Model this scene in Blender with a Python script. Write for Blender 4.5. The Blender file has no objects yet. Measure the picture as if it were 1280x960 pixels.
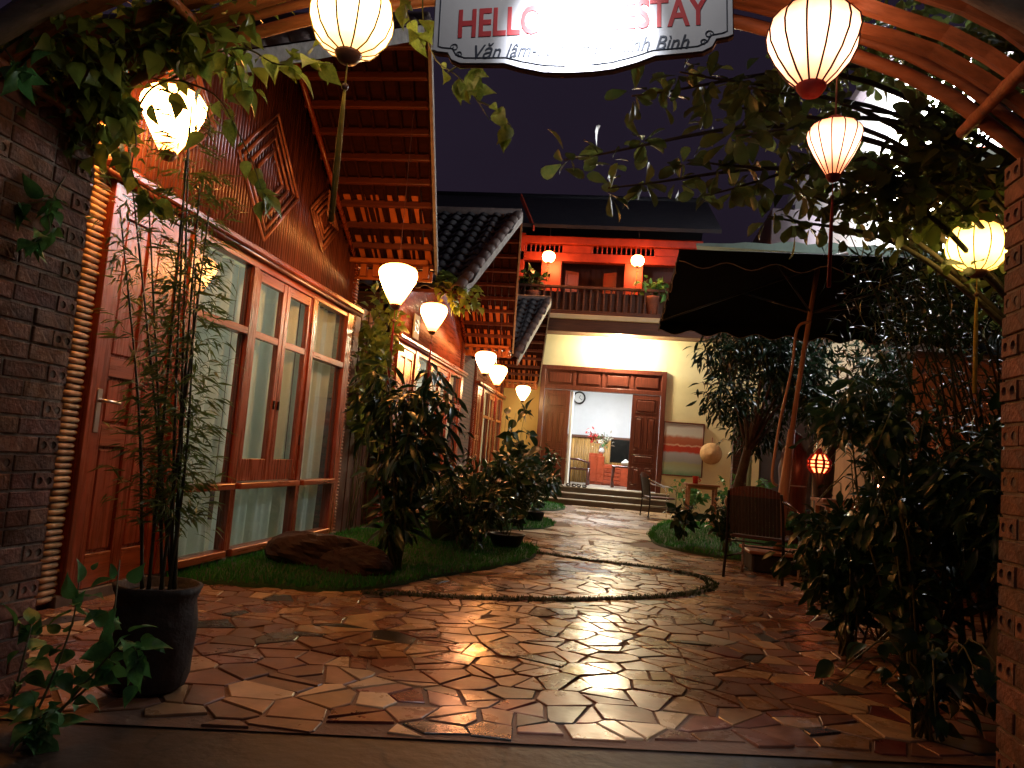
import bpy, math, random
import numpy as np
from mathutils import Vector, Matrix, noise
random.seed(7); rng = np.random.default_rng(7)
S = bpy.context.scene; COL = S.collection
R_ = math.radians

# ------------------------------------------------------------------ camera
CAMH = 1.05; FPX = 950.0
_roll, _pitch, _yaw = R_(4.5), R_(5.45), R_(8.45)
FW = Vector((-math.sin(_yaw)*math.cos(_pitch), math.cos(_yaw)*math.cos(_pitch), math.sin(_pitch)))
_r0 = Vector((math.cos(_yaw), math.sin(_yaw), 0)); _u0 = _r0.cross(FW)
CR = _r0*math.cos(_roll) + _u0*math.sin(_roll); CU = -_r0*math.sin(_roll) + _u0*math.cos(_roll)
cam = bpy.data.cameras.new('camera'); camo = bpy.data.objects.new('camera', cam); COL.objects.link(camo)
cam.sensor_width = 36; cam.lens = FPX/1280*36; cam.clip_start = .05; cam.clip_end = 2000
camo.matrix_world = Matrix(((CR.x, CU.x, -FW.x, 0), (CR.y, CU.y, -FW.y, 0), (CR.z, CU.z, -FW.z, CAMH), (0, 0, 0, 1)))
S.camera = camo

# ------------------------------------------------------------------ night sky
W = bpy.data.worlds.new('World'); S.world = W; W.use_nodes = True
nt = W.node_tree; bg = nt.nodes['Background']
sky = nt.nodes.new('ShaderNodeTexSky'); sky.sky_type = 'NISHITA'; sky.sun_disc = False
sky.sun_elevation = R_(-4); sky.sun_rotation = R_(140)
mx = nt.nodes.new('ShaderNodeMix'); mx.data_type = 'RGBA'; mx.blend_type = 'ADD'
mx.inputs[0].default_value = 1.0
mx.inputs[7].default_value = (.160, .106, .215, 1)          # town glow on low cloud
wtc = nt.nodes.new('ShaderNodeTexCoord'); wno = nt.nodes.new('ShaderNodeTexNoise'); wno.inputs['Scale'].default_value = 2.4; wno.inputs['Detail'].default_value = 6
wmr = nt.nodes.new('ShaderNodeMapRange'); wmr.inputs[3].default_value = .62; wmr.inputs[4].default_value = 1.35
wmu = nt.nodes.new('ShaderNodeMix'); wmu.data_type = 'RGBA'; wmu.blend_type = 'MULTIPLY'; wmu.inputs[0].default_value = 1.0
nt.links.new(wtc.outputs['Generated'], wno.inputs[0]); nt.links.new(wno.outputs['Fac'], wmr.inputs[0]); nt.links.new(wmr.outputs[0], wmu.inputs[7])
nt.links.new(sky.outputs[0], mx.inputs[6]); nt.links.new(mx.outputs[2], wmu.inputs[6]); nt.links.new(wmu.outputs[2], bg.inputs[0])
bg.inputs[1].default_value = .055
S.view_settings.view_transform = 'Standard'; S.view_settings.look = 'None'
S.view_settings.exposure = .5; S.view_settings.gamma = 1
S.cycles.max_bounces = 6; S.cycles.diffuse_bounces = 3; S.cycles.glossy_bounces = 3
S.cycles.transparent_max_bounces = 12; S.cycles.sample_clamp_indirect = 6
S.cycles.use_denoising = True
S.cycles.caustics_reflective = False; S.cycles.caustics_refractive = False

# ------------------------------------------------------------------ helpers
def at(px, py, Y):
    """world point that lies Y metres in front along the path, seen from the gate"""
    d = FW + CR*((px-640)/FPX) - CU*((py-480)/FPX)
    return Vector((d.x*Y/d.y, Y, CAMH + d.z*Y/d.y))
def link(o): COL.objects.link(o); return o
def org(p):
    while p.parent: p = p.parent
    return Vector(p['_o']) if '_o' in p else Vector((0, 0, 0))
def thing(name, label, cat, loc=(0, 0, 0), group=None, kind=None):
    o = link(bpy.data.objects.new(name, None)); o.empty_display_size = .1
    o.location = loc; o['_o'] = tuple(loc); o['label'] = label; o['category'] = cat
    if group: o['group'] = group
    if kind: o['kind'] = kind
    return o
def sub(o, name, parent):
    o2 = link(bpy.data.objects.new(name, o)); o2.parent = parent; return o2
def copy_tree(o, parent=None):
    c = link(o.copy()); c.parent = parent
    for ch in o.children: copy_tree(ch, c)
    return c
class MB:
    def __init__(s): s.v = []; s.f = []
    def add(s, v, f):
        n = len(s.v); s.v += [tuple(p) for p in v]; s.f += [tuple(i+n for i in q) for q in f]; return s
    def box(s, a, b, ch=.003):
        x0, y0, z0 = (min(a[i], b[i]) for i in range(3)); x1, y1, z1 = (max(a[i], b[i]) for i in range(3))
        c = min(ch, (x1-x0)*.45, (y1-y0)*.45, (z1-z0)*.45)
        if c <= 0:
            v = [(x, y, z) for z in (z0, z1) for x, y in ((x0, y0), (x1, y0), (x1, y1), (x0, y1))]
            return s.add(v, [(3, 2, 1, 0), (4, 5, 6, 7), (0, 1, 5, 4), (1, 2, 6, 5), (2, 3, 7, 6), (3, 0, 4, 7)])
        v = []; idx = {}
        X = (x0, x1); Yy = (y0, y1); Z = (z0, z1)
        for i in (0, 1):
            for j in (0, 1):
                for k in (0, 1):
                    di = c if i == 0 else -c; dj = c if j == 0 else -c; dk = c if k == 0 else -c
                    for ax in range(3):
                        p = [X[i]+di, Yy[j]+dj, Z[k]+dk]; p[ax] = (X[i], Yy[j], Z[k])[ax]
                        idx[(i, j, k, ax)] = len(v); v.append(tuple(p))
        f = []
        for ax in range(3):
            o1, o2 = [q for q in range(3) if q != ax]
            for sd in (0, 1):
                q = []
                for a1, a2 in ((0, 0), (1, 0), (1, 1), (0, 1)):
                    t = [0, 0, 0]; t[ax] = sd; t[o1] = a1; t[o2] = a2; q.append(idx[(*t, ax)])
                f.append(tuple(q))
        for ax in range(3):
            o1, o2 = [q for q in range(3) if q != ax]
            for a1 in (0, 1):
                for a2 in (0, 1):
                    q = []
                    for sd, ordr in ((0, (o1, o2)), (1, (o2, o1))):
                        t = [0, 0, 0]; t[ax] = sd; t[o1] = a1; t[o2] = a2
                        q += [idx[(*t, ordr[0])], idx[(*t, ordr[1])]]
                    f.append(tuple(q))
        for i in (0, 1):
            for j in (0, 1):
                for k in (0, 1): f.append(tuple(idx[(i, j, k, a)] for a in range(3)))
        return s.add(v, f)
    def tube(s, path, r, n=8, cap=True):
        path = [Vector(p) for p in path]; m = len(path)
        if not hasattr(r, '__len__'): r = [r]*m
        v = []; f = []; u = None
        for i, p in enumerate(path):
            t = (path[min(i+1, m-1)] - path[max(i-1, 0)]).normalized()
            if u is None:
                u = t.orthogonal().normalized()
            else:
                u = (u - t*u.dot(t)); u = u.normalized() if u.length > 1e-6 else t.orthogonal().normalized()
            w = t.cross(u)
            for k in range(n):
                a = 2*math.pi*k/n; v.append(p + (u*math.cos(a) + w*math.sin(a))*r[i])
        for i in range(m-1):
            for k in range(n):
                f.append((i*n+k, i*n+(k+1) % n, (i+1)*n+(k+1) % n, (i+1)*n+k))
        if cap: f.append(tuple(range(n))[::-1]); f.append(tuple((m-1)*n+k for k in range(n)))
        return s.add(v, f)
    def lathe(s, prof, n=20, c=(0, 0, 0), cap=True, sx=1, sy=1):
        v = []; f = []; m = len(prof)
        for (r, z) in prof:
            for k in range(n):
                a = 2*math.pi*k/n; v.append((c[0]+sx*r*math.cos(a), c[1]+sy*r*math.sin(a), c[2]+z))
        for i in range(m-1):
            for k in range(n): f.append((i*n+k, i*n+(k+1) % n, (i+1)*n+(k+1) % n, (i+1)*n+k))
        if cap: f.append(tuple(range(n))[::-1]); f.append(tuple((m-1)*n+k for k in range(n)))
        return s.add(v, f)
    def prism(s, poly, z0, z1, inset=0):
        n = len(poly); cx = sum(p[0] for p in poly)/n; cy = sum(p[1] for p in poly)/n
        v = [(x, y, z0) for x, y in poly]; rings = [z0]
        if inset:
            v += [(x, y, z1-inset) for x, y in poly]
            for x, y in poly:
                d = math.hypot(x-cx, y-cy) or 1; k = max(0, 1-inset*1.2/d); v.append((cx+(x-cx)*k, cy+(y-cy)*k, z1))
            m = 3
        else:
            v += [(x, y, z1) for x, y in poly]; m = 2
        f = []
        for i in range(m-1):
            for k in range(n): f.append((i*n+k, i*n+(k+1) % n, (i+1)*n+(k+1) % n, (i+1)*n+k))
        f.append(tuple((m-1)*n+k for k in range(n)))
        return s.add(v, f)
    def slab(s, q, th):
        """four world corners and a thickness along the quad's normal"""
        q = [Vector(p) for p in q]; n = (q[1]-q[0]).cross(q[3]-q[0]).normalized()*th
        return s.add(q + [p+n for p in q], [(3, 2, 1, 0), (4, 5, 6, 7), (0, 1, 5, 4), (1, 2, 6, 5), (2, 3, 7, 6), (3, 0, 4, 7)])
    def mesh(s, name, m, o=Vector((0, 0, 0)), smooth=False):
        me = bpy.data.meshes.new(name)
        me.from_pydata([(p[0]-o[0], p[1]-o[1], p[2]-o[2]) for p in s.v], [], s.f)
        if m: me.materials.append(m)
        if smooth: me.polygons.foreach_set('use_smooth', [True]*len(me.polygons))
        me.update(); return me
    def build(s, name, m, parent=None, smooth=False, label=None, kind=None):
        o = link(bpy.data.objects.new(name, s.mesh(name, m, org(parent) if parent else Vector((0, 0, 0)), smooth)))
        if parent: o.parent = parent
        if label: o['label'] = label
        if kind: o['kind'] = kind
        return o
def bx(name, m, parent, a, b, ch=.003, **k): return MB().box(a, b, ch).build(name, m, parent, **k)
def solo(o, label, cat, group=None, kind=None):
    o['label'] = label; o['category'] = cat
    if group: o['group'] = group
    if kind: o['kind'] = kind
    return o
def struct(o, label=None):
    o['kind'] = 'structure'
    if label: o['label'] = label
    return o

# ------------------------------------------------------------------ materials
def mat(name, col, rough=.6, var=.3, sc=6., bump=.25, bsc=40., objvar=0., metal=0., spec=.5, stretch=None, coat=0., hue=0.):
    m = bpy.data.materials.new(name); m.use_nodes = True; t = m.node_tree; N = t.nodes; L = t.links
    b = N['Principled BSDF']; tc = N.new('ShaderNodeTexCoord'); mp = N.new('ShaderNodeMapping')
    L.new(tc.outputs['Object'], mp.inputs[0])
    if stretch: mp.inputs['Scale'].default_value = stretch
    no = N.new('ShaderNodeTexNoise'); no.inputs['Scale'].default_value = sc; no.inputs['Detail'].default_value = 7
    no.inputs['Roughness'].default_value = .62
    L.new(mp.outputs[0], no.inputs['Vector'])
    rp = N.new('ShaderNodeValToRGB'); e = rp.color_ramp.elements
    e[0].position = .3; e[1].position = .72
    e[0].color = tuple(c*(1-var) for c in col)+(1,); e[1].color = tuple(min(1, c*(1+var)) for c in col)+(1,)
    L.new(no.outputs['Fac'], rp.inputs[0]); out = rp.outputs[0]
    if objvar:
        oi = N.new('ShaderNodeObjectInfo'); hs = N.new('ShaderNodeHueSaturation')
        ma = N.new('ShaderNodeMapRange'); ma.inputs[3].default_value = 1-objvar; ma.inputs[4].default_value = 1+objvar
        L.new(oi.outputs['Random'], ma.inputs[0]); L.new(ma.outputs[0], hs.inputs['Value'])
        if hue:
            mh = N.new('ShaderNodeMapRange'); mh.inputs[3].default_value = .5-hue; mh.inputs[4].default_value = .5+hue
            wn = N.new('ShaderNodeTexWhiteNoise'); wn.noise_dimensions = '1D'
            L.new(oi.outputs['Random'], wn.inputs['W']); L.new(wn.outputs['Value'], mh.inputs[0]); L.new(mh.outputs[0], hs.inputs['Hue'])
        L.new(out, hs.inputs['Color']); out = hs.outputs[0]
    L.new(out, b.inputs['Base Color'])
    b.inputs['Metallic'].default_value = metal; b.inputs['Specular IOR Level'].default_value = spec
    b.inputs['Coat Weight'].default_value = coat; b.inputs['Coat Roughness'].default_value = .24
    rr = N.new('ShaderNodeMapRange'); rr.inputs[3].default_value = max(.02, rough*.75); rr.inputs[4].default_value = min(1, rough*1.3)
    L.new(no.outputs['Fac'], rr.inputs[0]); L.new(rr.outputs[0], b.inputs['Roughness'])
    if bump:
        n2 = N.new('ShaderNodeTexNoise'); n2.inputs['Scale'].default_value = bsc; n2.inputs['Detail'].default_value = 5
        L.new(mp.outputs[0], n2.inputs['Vector'])
        bp = N.new('ShaderNodeBump'); bp.inputs['Strength'].default_value = bump; bp.inputs['Distance'].default_value = .01
        L.new(n2.outputs['Fac'], bp.inputs['Height']); L.new(bp.outputs[0], b.inputs['Normal'])
    return m
def leafmat(name, col, col2, rough=.4, tr=.3, objvar=.35, sc=9.):
    m = mat(name, col, rough, .1, sc, .12, 60., objvar)
    t = m.node_tree; N = t.nodes; L = t.links; b = N['Principled BSDF']
    rp = [n for n in N if n.type == 'VALTORGB'][0]
    rp.color_ramp.elements[0].color = (*col, 1); rp.color_ramp.elements[1].color = (*col2, 1)
    q = rp.color_ramp.elements.new(.84); q.color = (col2[0]*2.2+.01, col2[1]*1.15, col2[2]*.8, 1)
    tl = N.new('ShaderNodeBsdfTranslucent'); src = b.inputs['Base Color'].links[0].from_socket
    L.new(src, tl.inputs[0]); ms = N.new('ShaderNodeMixShader'); ms.inputs[0].default_value = tr
    o = N['Material Output']; L.new(b.outputs[0], ms.inputs[1]); L.new(tl.outputs[0], ms.inputs[2]); L.new(ms.outputs[0], o.inputs[0])
    return m
def emit(name, col, st):
    m = bpy.data.materials.new(name); m.use_nodes = True; t = m.node_tree
    b = t.nodes['Principled BSDF']; b.inputs['Base Color'].default_value = (.6, .5, .4, 1); b.inputs['Roughness'].default_value = .7
    b.inputs['Emission Color'].default_value = (*col, 1); b.inputs['Emission Strength'].default_value = st
    return m
def silk(name, col, st, R):
    m = emit(name, col, st); t = m.node_tree; N = t.nodes; L = t.links; b = N['Principled BSDF']
    tc = N.new('ShaderNodeTexCoord'); sp = N.new('ShaderNodeSeparateXYZ'); L.new(tc.outputs['Object'], sp.inputs[0])
    mr = N.new('ShaderNodeMapRange'); mr.inputs[1].default_value = -1.1*R; mr.inputs[2].default_value = .9*R; L.new(sp.outputs[2], mr.inputs[0])
    rp = N.new('ShaderNodeValToRGB'); e = rp.color_ramp.elements; rp.color_ramp.interpolation = 'EASE'
    lo_ = (col[0]*.34, col[1]*.22, col[2]*.16, 1); e[0].position = .0; e[0].color = lo_; e[1].position = 1; e[1].color = lo_
    q = e.new(.5); q.color = (col[0]*1.15, col[1]*1.2, col[2]*1.3, 1)
    no = N.new('ShaderNodeTexNoise'); no.inputs['Scale'].default_value = 26; mx = N.new('ShaderNodeMix'); mx.data_type = 'RGBA'; mx.blend_type = 'MULTIPLY'; mx.inputs[0].default_value = .35
    L.new(tc.outputs['Object'], no.inputs[0]); L.new(mr.outputs[0], rp.inputs[0]); L.new(rp.outputs[0], mx.inputs[6]); L.new(no.outputs['Fac'], mx.inputs[7]); L.new(mx.outputs[2], b.inputs['Emission Color'])
    return m
def glassmat(name):
    m = bpy.data.materials.new(name); m.use_nodes = True; t = m.node_tree; N = t.nodes; L = t.links
    N.remove(N['Principled BSDF']); tr = N.new('ShaderNodeBsdfTransparent'); tr.inputs[0].default_value = (.92, .95, .93, 1)
    gl = N.new('ShaderNodeBsdfGlossy'); gl.inputs['Roughness'].default_value = .025
    fr = N.new('ShaderNodeFresnel'); fr.inputs[0].default_value = 1.5
    no = N.new('ShaderNodeTexNoise'); no.inputs['Scale'].default_value = 3; bp = N.new('ShaderNodeBump')
    bp.inputs['Strength'].default_value = .05; L.new(no.outputs['Fac'], bp.inputs['Height']); L.new(bp.outputs[0], gl.inputs['Normal'])
    ge = N.new('ShaderNodeNewGeometry'); iv = N.new('ShaderNodeMath'); iv.operation = 'SUBTRACT'; iv.inputs[0].default_value = 1
    L.new(ge.outputs['Backfacing'], iv.inputs[1]); mu = N.new('ShaderNodeMath'); mu.operation = 'MULTIPLY'
    L.new(fr.outputs[0], mu.inputs[0]); L.new(iv.outputs[0], mu.inputs[1])
    ms = N.new('ShaderNodeMixShader'); L.new(mu.outputs[0], ms.inputs[0]); L.new(tr.outputs[0], ms.inputs[1]); L.new(gl.outputs[0], ms.inputs[2])
    L.new(ms.outputs[0], N['Material Output'].inputs[0]); return m
GRY = (7, .4, 7); GRZ = (7, 7, .4); GRX = (.4, 7, 7)
M = dict(
 wood=mat('varnished_wood', (.23, .041, .008), .27, .5, 5, .1, 30, .12, stretch=GRZ, coat=.4),
 woodh=mat('varnished_wood_board', (.26, .055, .011), .28, .5, 5, .1, 30, .12, stretch=GRY, coat=.4),
 dwood=mat('dark_red_wood', (.10, .022, .012), .35, .35, 5, .1, 30, .1, stretch=GRZ, coat=.3),
 rwood=mat('red_stained_wood', (.30, .032, .011), .45, .3, 4, .1, 30, .1),
 eave=mat('lantern_lit_eave_wood', (.42, .12, .025), .45, .3, 5, .15, 30, .12),  # bright orange put in to imitate lantern light on the eave boards
 purl=mat('glossy_purlin', (.10, .025, .012), .38, .35, 5, .15, 25, .15, stretch=GRX),
 soffit=mat('dark_soffit', (.030, .009, .005), .85, .4, 5, .2, 25, .15, stretch=GRX, spec=.06),
 beam=mat('brown_beam', (.11, .04, .018), .55, .35, 5, .2, 25, .15, stretch=GRX),
 bamb=mat('split_bamboo', (.13, .04, .022), .33, .4, 7, .2, 30, .28, stretch=(4, 4, .5)),
 battn=mat('diamond_bamboo', (.30, .12, .07), .3, .35, 8, .2, 40, .2),  # lighter than the slats, imitating highlights caught by the battens
 bambl=mat('pale_bamboo', (.46, .30, .15), .45, .3, 8, .2, 40, .25, hue=.01),
 bamby=mat('interior_bamboo', (.48, .27, .08), .45, .35, 6, .1, 30, .2, stretch=(5, 5, .4)),
 arch=mat('arch_bamboo', (.30, .105, .04), .45, .45, 6, .3, 22, .25, stretch=(.6, 4, 3)),
 archg=mat('weathered_bamboo', (.22, .19, .16), .55, .45, 6, .3, 30, .2, stretch=(.6, 4, 3)),
 brick=mat('fired_brick', (.18, .078, .044), .85, .6, 14, .7, 60, .4, hue=.012),
 brickd=mat('brick_hole', (.012, .009, .008), .95, .1, 5, 0),
 mortar=mat('mortar', (.20, .155, .115), .95, .4, 12, .6, 50),
 pbrick=None,
 yellow=mat('yellow_plaster', (.62, .46, .17), .8, .12, 1.5, .12, 80),
 cream=mat('cream_plaster', (.68, .60, .36), .8, .1, 1.5, .1, 80),
 white=mat('white_plaster', (.72, .74, .76), .8, .08, 1.5, .1, 80),
 oplaster=mat('orange_plaster', (.30, .15, .08), .85, .3, 2, .25, 50),
 tile=mat('grey_roof_tile', (.085, .08, .082), .6, .45, 9, .35, 45, .3),
 tileb=mat('brown_roof_tile', (.13, .085, .07), .6, .4, 9, .35, 45, .25),
 navy=mat('dark_tile_roof', (.011, .011, .017), .7, .3, 3, .6, 9, stretch=(1, 3, 1)),
 verge=mat('pale_cement', (.30, .28, .25), .85, .35, 12, .4, 50),
 soil=mat('dark_soil', (.035, .027, .02), .95, .4, 3, .7, 30),
 conc=mat('worn_concrete', (.095, .07, .05), .6, .75, 3.2, .6, 14),
 joint=mat('paving_mortar', (.155, .088, .056), .75, .35, 5, .5, 40),
 st1=mat('salmon_stone', (.21, .10, .066), .22, .35, 7, .14, 16, .3, hue=.012),
 st2=mat('tan_stone', (.36, .22, .12), .22, .3, 7, .14, 16, .25),
 st3=mat('slate_stone', (.045, .045, .045), .28, .35, 7, .16, 16, .25),
 st4=mat('maroon_stone', (.13, .03, .025), .26, .35, 7, .14, 16, .25),
 st5=mat('cream_stone', (.50, .36, .22), .22, .25, 7, .14, 16, .2),
 st6=mat('grey_stone', (.30, .29, .28), .24, .3, 7, .14, 16, .25),
 path=mat('pale_flagstone', (.36, .27, .18), .34, .3, 5, .2, 14, .2),
 step=mat('stone_step', (.30, .27, .22), .4, .25, 4, .15, 30),
 stepd=mat('step_riser', (.09, .07, .055), .6, .25, 4, .15, 30),
 grass=leafmat('grass_blades', (.02, .16, .018), (.05, .31, .04), .55, .25, 0, 3),
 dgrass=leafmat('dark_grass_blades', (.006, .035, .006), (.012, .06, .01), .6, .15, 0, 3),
 lawn=mat('lawn_soil', (.010, .05, .008), .95, .4, 9, .8, 60),
 leafv=leafmat('vine_leaf', (.13, .21, .032), (.29, .37, .065), .38, .36, .35),
 leafg=leafmat('bright_green_leaf', (.05, .20, .05), (.12, .32, .09), .4, .3, .3),
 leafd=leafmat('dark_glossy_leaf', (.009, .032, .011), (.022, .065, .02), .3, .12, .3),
 leafo=leafmat('ageing_tree_leaf', (.07, .14, .035), (.20, .22, .06), .36, .4, .45, 5),
 leafb=leafmat('bamboo_leaf', (.07, .13, .028), (.18, .25, .055), .45, .35, .3),
 stem=mat('green_stem', (.09, .10, .035), .5, .35, 9, .2, 40),
 culm=mat('dark_bamboo_stem', (.05, .048, .02), .45, .4, 9, .2, 40),
 bark=mat('bark', (.06, .045, .032), .9, .4, 12, .8, 35),
 pot=mat('rough_dark_jar', (.028, .022, .018), .8, .5, 14, .9, 26),
 potb=mat('black_pot', (.02, .018, .016), .5, .4, 9, .3, 30),
 rock=mat('reddish_boulder', (.035, .016, .012), .85, .45, 6, .9, 16),
 glass=glassmat('window_glass'),
 curtain=leafmat('sheer_curtain', (.60, .70, .64), (.78, .84, .78), .9, .25, 0, 3),
 metal=mat('brushed_metal', (.6, .55, .48), .3, .1, 8, .05, 40, metal=1),
 dmetal=mat('black_steel', (.03, .026, .024), .3, .2, 8, .05, 40, metal=.6),
 chrome=mat('bright_steel', (.7, .68, .65), .18, .1, 8, .02, 40, metal=1),
 rattan=mat('red_rattan', (.085, .022, .014), .5, .4, 30, .3, 90, .15),
 rattand=mat('black_rattan', (.022, .016, .013), .5, .4, 30, .3, 90, .15),
 tabw=mat('table_wood', (.36, .17, .08), .4, .35, 5, .15, 30, .1, stretch=GRX),
 canvas=mat('dark_green_canvas', (.005, .0065, .0055), .95, .25, 5, .3, 60, spec=.08),
 tarp=mat('pale_green_tarpaulin', (.12, .17, .135), .7, .25, 3, .2, 20),
 polew=mat('brown_painted_pole', (.40, .20, .12), .4, .3, 8, .15, 40, stretch=GRZ),
 gold=mat('gold_paper', (.55, .36, .07), .5, .25, 20, .1, 60),
 tassel=mat('yellow_tassel', (.48, .36, .05), .8, .3, 30, .5, 90),
 ribd=mat('dark_red_rib', (.035, .006, .006), .7, .2, 12, .1, 60),
 redc=mat('red_cloth', (.30, .018, .018), .7, .25, 12, .2, 60),
 capw=mat('lantern_wood_cap', (.16, .07, .045), .4, .3, 10, .1, 30),
 signw=mat('sign_board', (.62, .63, .68), .45, .08, 3, .05, 40),
 signe=mat('sign_rim', (.30, .17, .10), .6, .3, 8, .1, 40),
 signr=mat('sign_red', (.55, .05, .06), .5, .1, 5, 0),
 signb=mat('sign_dark', (.035, .045, .075), .5, .1, 5, 0),
 black=mat('black_screen', (.008, .009, .008), .12, .1, 5, 0),
 redw=mat('polished_red_cabinet', (.34, .055, .02), .28, .3, 5, .05, 30, .1, coat=.4),
 clockw=mat('clock_face', (.75, .75, .72), .5, .05, 5, 0),
 flower=mat('white_flower', (.62, .56, .46), .8, .15, 20, .2, 60),
 redf=mat('red_flower', (.5, .03, .02), .7, .25, 20, .2, 60),
 hat=mat('straw_hat', (.46, .27, .13), .75, .2, 14, .4, 70),
 greyh=mat('neighbour_wall', (.16, .14, .165), .85, .15, 1, .1, 60),
 hill=mat('far_hill', (.008, .008, .012), 1., .2, .05, 0),
 shoe=mat('rubber_slipper', (.05, .045, .05), .6, .2, 8, .1, 30, .6),
 terr=mat('terracotta', (.26, .09, .05), .75, .3, 9, .3, 40),
 greenp=mat('green_pipe', (.28, .40, .34), .4, .15, 8, .05, 30),
)
def brickwall(name, c1, c2, mo, sc=1.):
    m = bpy.data.materials.new(name); m.use_nodes = True; t = m.node_tree; N = t.nodes; L = t.links; b = N['Principled BSDF']
    tc = N.new('ShaderNodeTexCoord'); sp = N.new('ShaderNodeSeparateXYZ'); ad = N.new('ShaderNodeMath'); cb = N.new('ShaderNodeCombineXYZ')
    L.new(tc.outputs['Object'], sp.inputs[0]); L.new(sp.outputs[0], ad.inputs[0]); L.new(sp.outputs[1], ad.inputs[1])
    L.new(ad.outputs[0], cb.inputs[0]); L.new(sp.outputs[2], cb.inputs[1])
    br = N.new('ShaderNodeTexBrick'); L.new(cb.outputs[0], br.inputs[0])
    br.inputs['Color1'].default_value = (*c1, 1); br.inputs['Color2'].default_value = (*c2, 1); br.inputs['Mortar'].default_value = (*mo, 1)
    br.inputs['Scale'].default_value = sc; br.inputs['Brick Width'].default_value = .22; br.inputs['Row Height'].default_value = .07
    br.inputs['Mortar Size'].default_value = .01; L.new(br.outputs[0], b.inputs['Base Color']); b.inputs['Roughness'].default_value = .85
    bp = N.new('ShaderNodeBump'); bp.invert = True; bp.inputs['Strength'].default_value = .7; bp.inputs['Distance'].default_value = .01
    L.new(br.outputs['Fac'], bp.inputs['Height']); L.new(bp.outputs[0], b.inputs['Normal']); return m
def apronmat():
    m = mat('stained_concrete', (.038, .025, .017), .55, .8, 2.6, .6, 16); t = m.node_tree; N = t.nodes; L = t.links; b = N['Principled BSDF']
    tc = N.new('ShaderNodeTexCoord'); w = N.new('ShaderNodeTexNoise'); w.inputs['Scale'].default_value = 4; ad = N.new('ShaderNodeVectorMath'); ad.operation = 'MULTIPLY_ADD'; ad.inputs[1].default_value = (.25, .25, 0)
    vo = N.new('ShaderNodeTexVoronoi'); vo.feature = 'DISTANCE_TO_EDGE'; vo.inputs['Scale'].default_value = 1.3; L.new(tc.outputs['Object'], w.inputs[0]); L.new(w.outputs['Color'], ad.inputs[0]); L.new(tc.outputs['Object'], ad.inputs[2]); L.new(ad.outputs[0], vo.inputs['Vector'])
    mr = N.new('ShaderNodeMapRange'); mr.inputs[2].default_value = .012; mr.inputs[3].default_value = .25; L.new(vo.outputs['Distance'], mr.inputs[0])
    src = b.inputs['Base Color'].links[0].from_socket; mu = N.new('ShaderNodeMix'); mu.data_type = 'RGBA'; mu.blend_type = 'MULTIPLY'; mu.inputs[0].default_value = 1; L.new(src, mu.inputs[6]); L.new(mr.outputs[0], mu.inputs[7]); L.new(mu.outputs[2], b.inputs['Base Color']); return m
M['apron'] = apronmat()
M['pbrick'] = brickwall('small_brickwork', (.11, .05, .045), (.075, .035, .035), (.05, .035, .035))
def postermat():
    m = bpy.data.materials.new('poster_print'); m.use_nodes = True; t = m.node_tree; N = t.nodes; L = t.links; b = N['Principled BSDF']
    tc = N.new('ShaderNodeTexCoord'); sp = N.new('ShaderNodeSeparateXYZ'); L.new(tc.outputs['Generated'], sp.inputs[0])
    rp = N.new('ShaderNodeValToRGB'); e = rp.color_ramp.elements; rp.color_ramp.interpolation = 'LINEAR'
    e[0].position = 0; e[0].color = (.10, .22, .13, 1); e[1].position = 1; e[1].color = (.45, .43, .42, 1)
    for p, c in ((.1, (.28, .33, .24, 1)), (.22, (.30, .30, .18, 1)), (.26, (.26, .26, .27, 1)), (.42, (.34, .32, .36, 1)), (.46, (.42, .05, .03, 1)), (.56, (.42, .05, .03, 1)),
                 (.58, (.6, .4, .3, 1)), (.6, (.35, .09, .05, 1)), (.72, (.40, .13, .08, 1)), (.78, (.55, .52, .5, 1))):
        q = e.new(p); q.color = c
    no = N.new('ShaderNodeTexNoise'); no.inputs['Scale'].default_value = 5; L.new(tc.outputs['Generated'], no.inputs[0])
    ad = N.new('ShaderNodeMath'); ad.operation = 'MULTIPLY_ADD'; ad.inputs[1].default_value = .10; L.new(no.outputs['Fac'], ad.inputs[0])
    a2 = N.new('ShaderNodeMath'); a2.operation = 'SUBTRACT'; a2.inputs[1].default_value = .05; L.new(sp.outputs[2], ad.inputs[2])
    L.new(ad.outputs[0], a2.inputs[0]); L.new(a2.outputs[0], rp.inputs[0]); L.new(rp.outputs[0], b.inputs['Base Color']); b.inputs['Roughness'].default_value = .3
    return m
M['poster'] = postermat()

for k in ('st1', 'st2', 'st3', 'st4', 'st5', 'st6', 'path'):
    t = M[k].node_tree; N = t.nodes; L = t.links; b = N['Principled BSDF']; tc = N.new('ShaderNodeTexCoord')
    no = N.new('ShaderNodeTexNoise'); no.inputs['Scale'].default_value = 1.1; no.inputs['Detail'].default_value = 8; no.inputs['Roughness'].default_value = .68
    mr = N.new('ShaderNodeMapRange'); mr.inputs[1].default_value = .36; mr.inputs[2].default_value = .62; mr.inputs[3].default_value = .12; mr.inputs[4].default_value = .46
    L.new(tc.outputs['Object'], no.inputs[0]); L.new(no.outputs['Fac'], mr.inputs[0]); L.new(mr.outputs[0], b.inputs['Roughness'])
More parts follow.
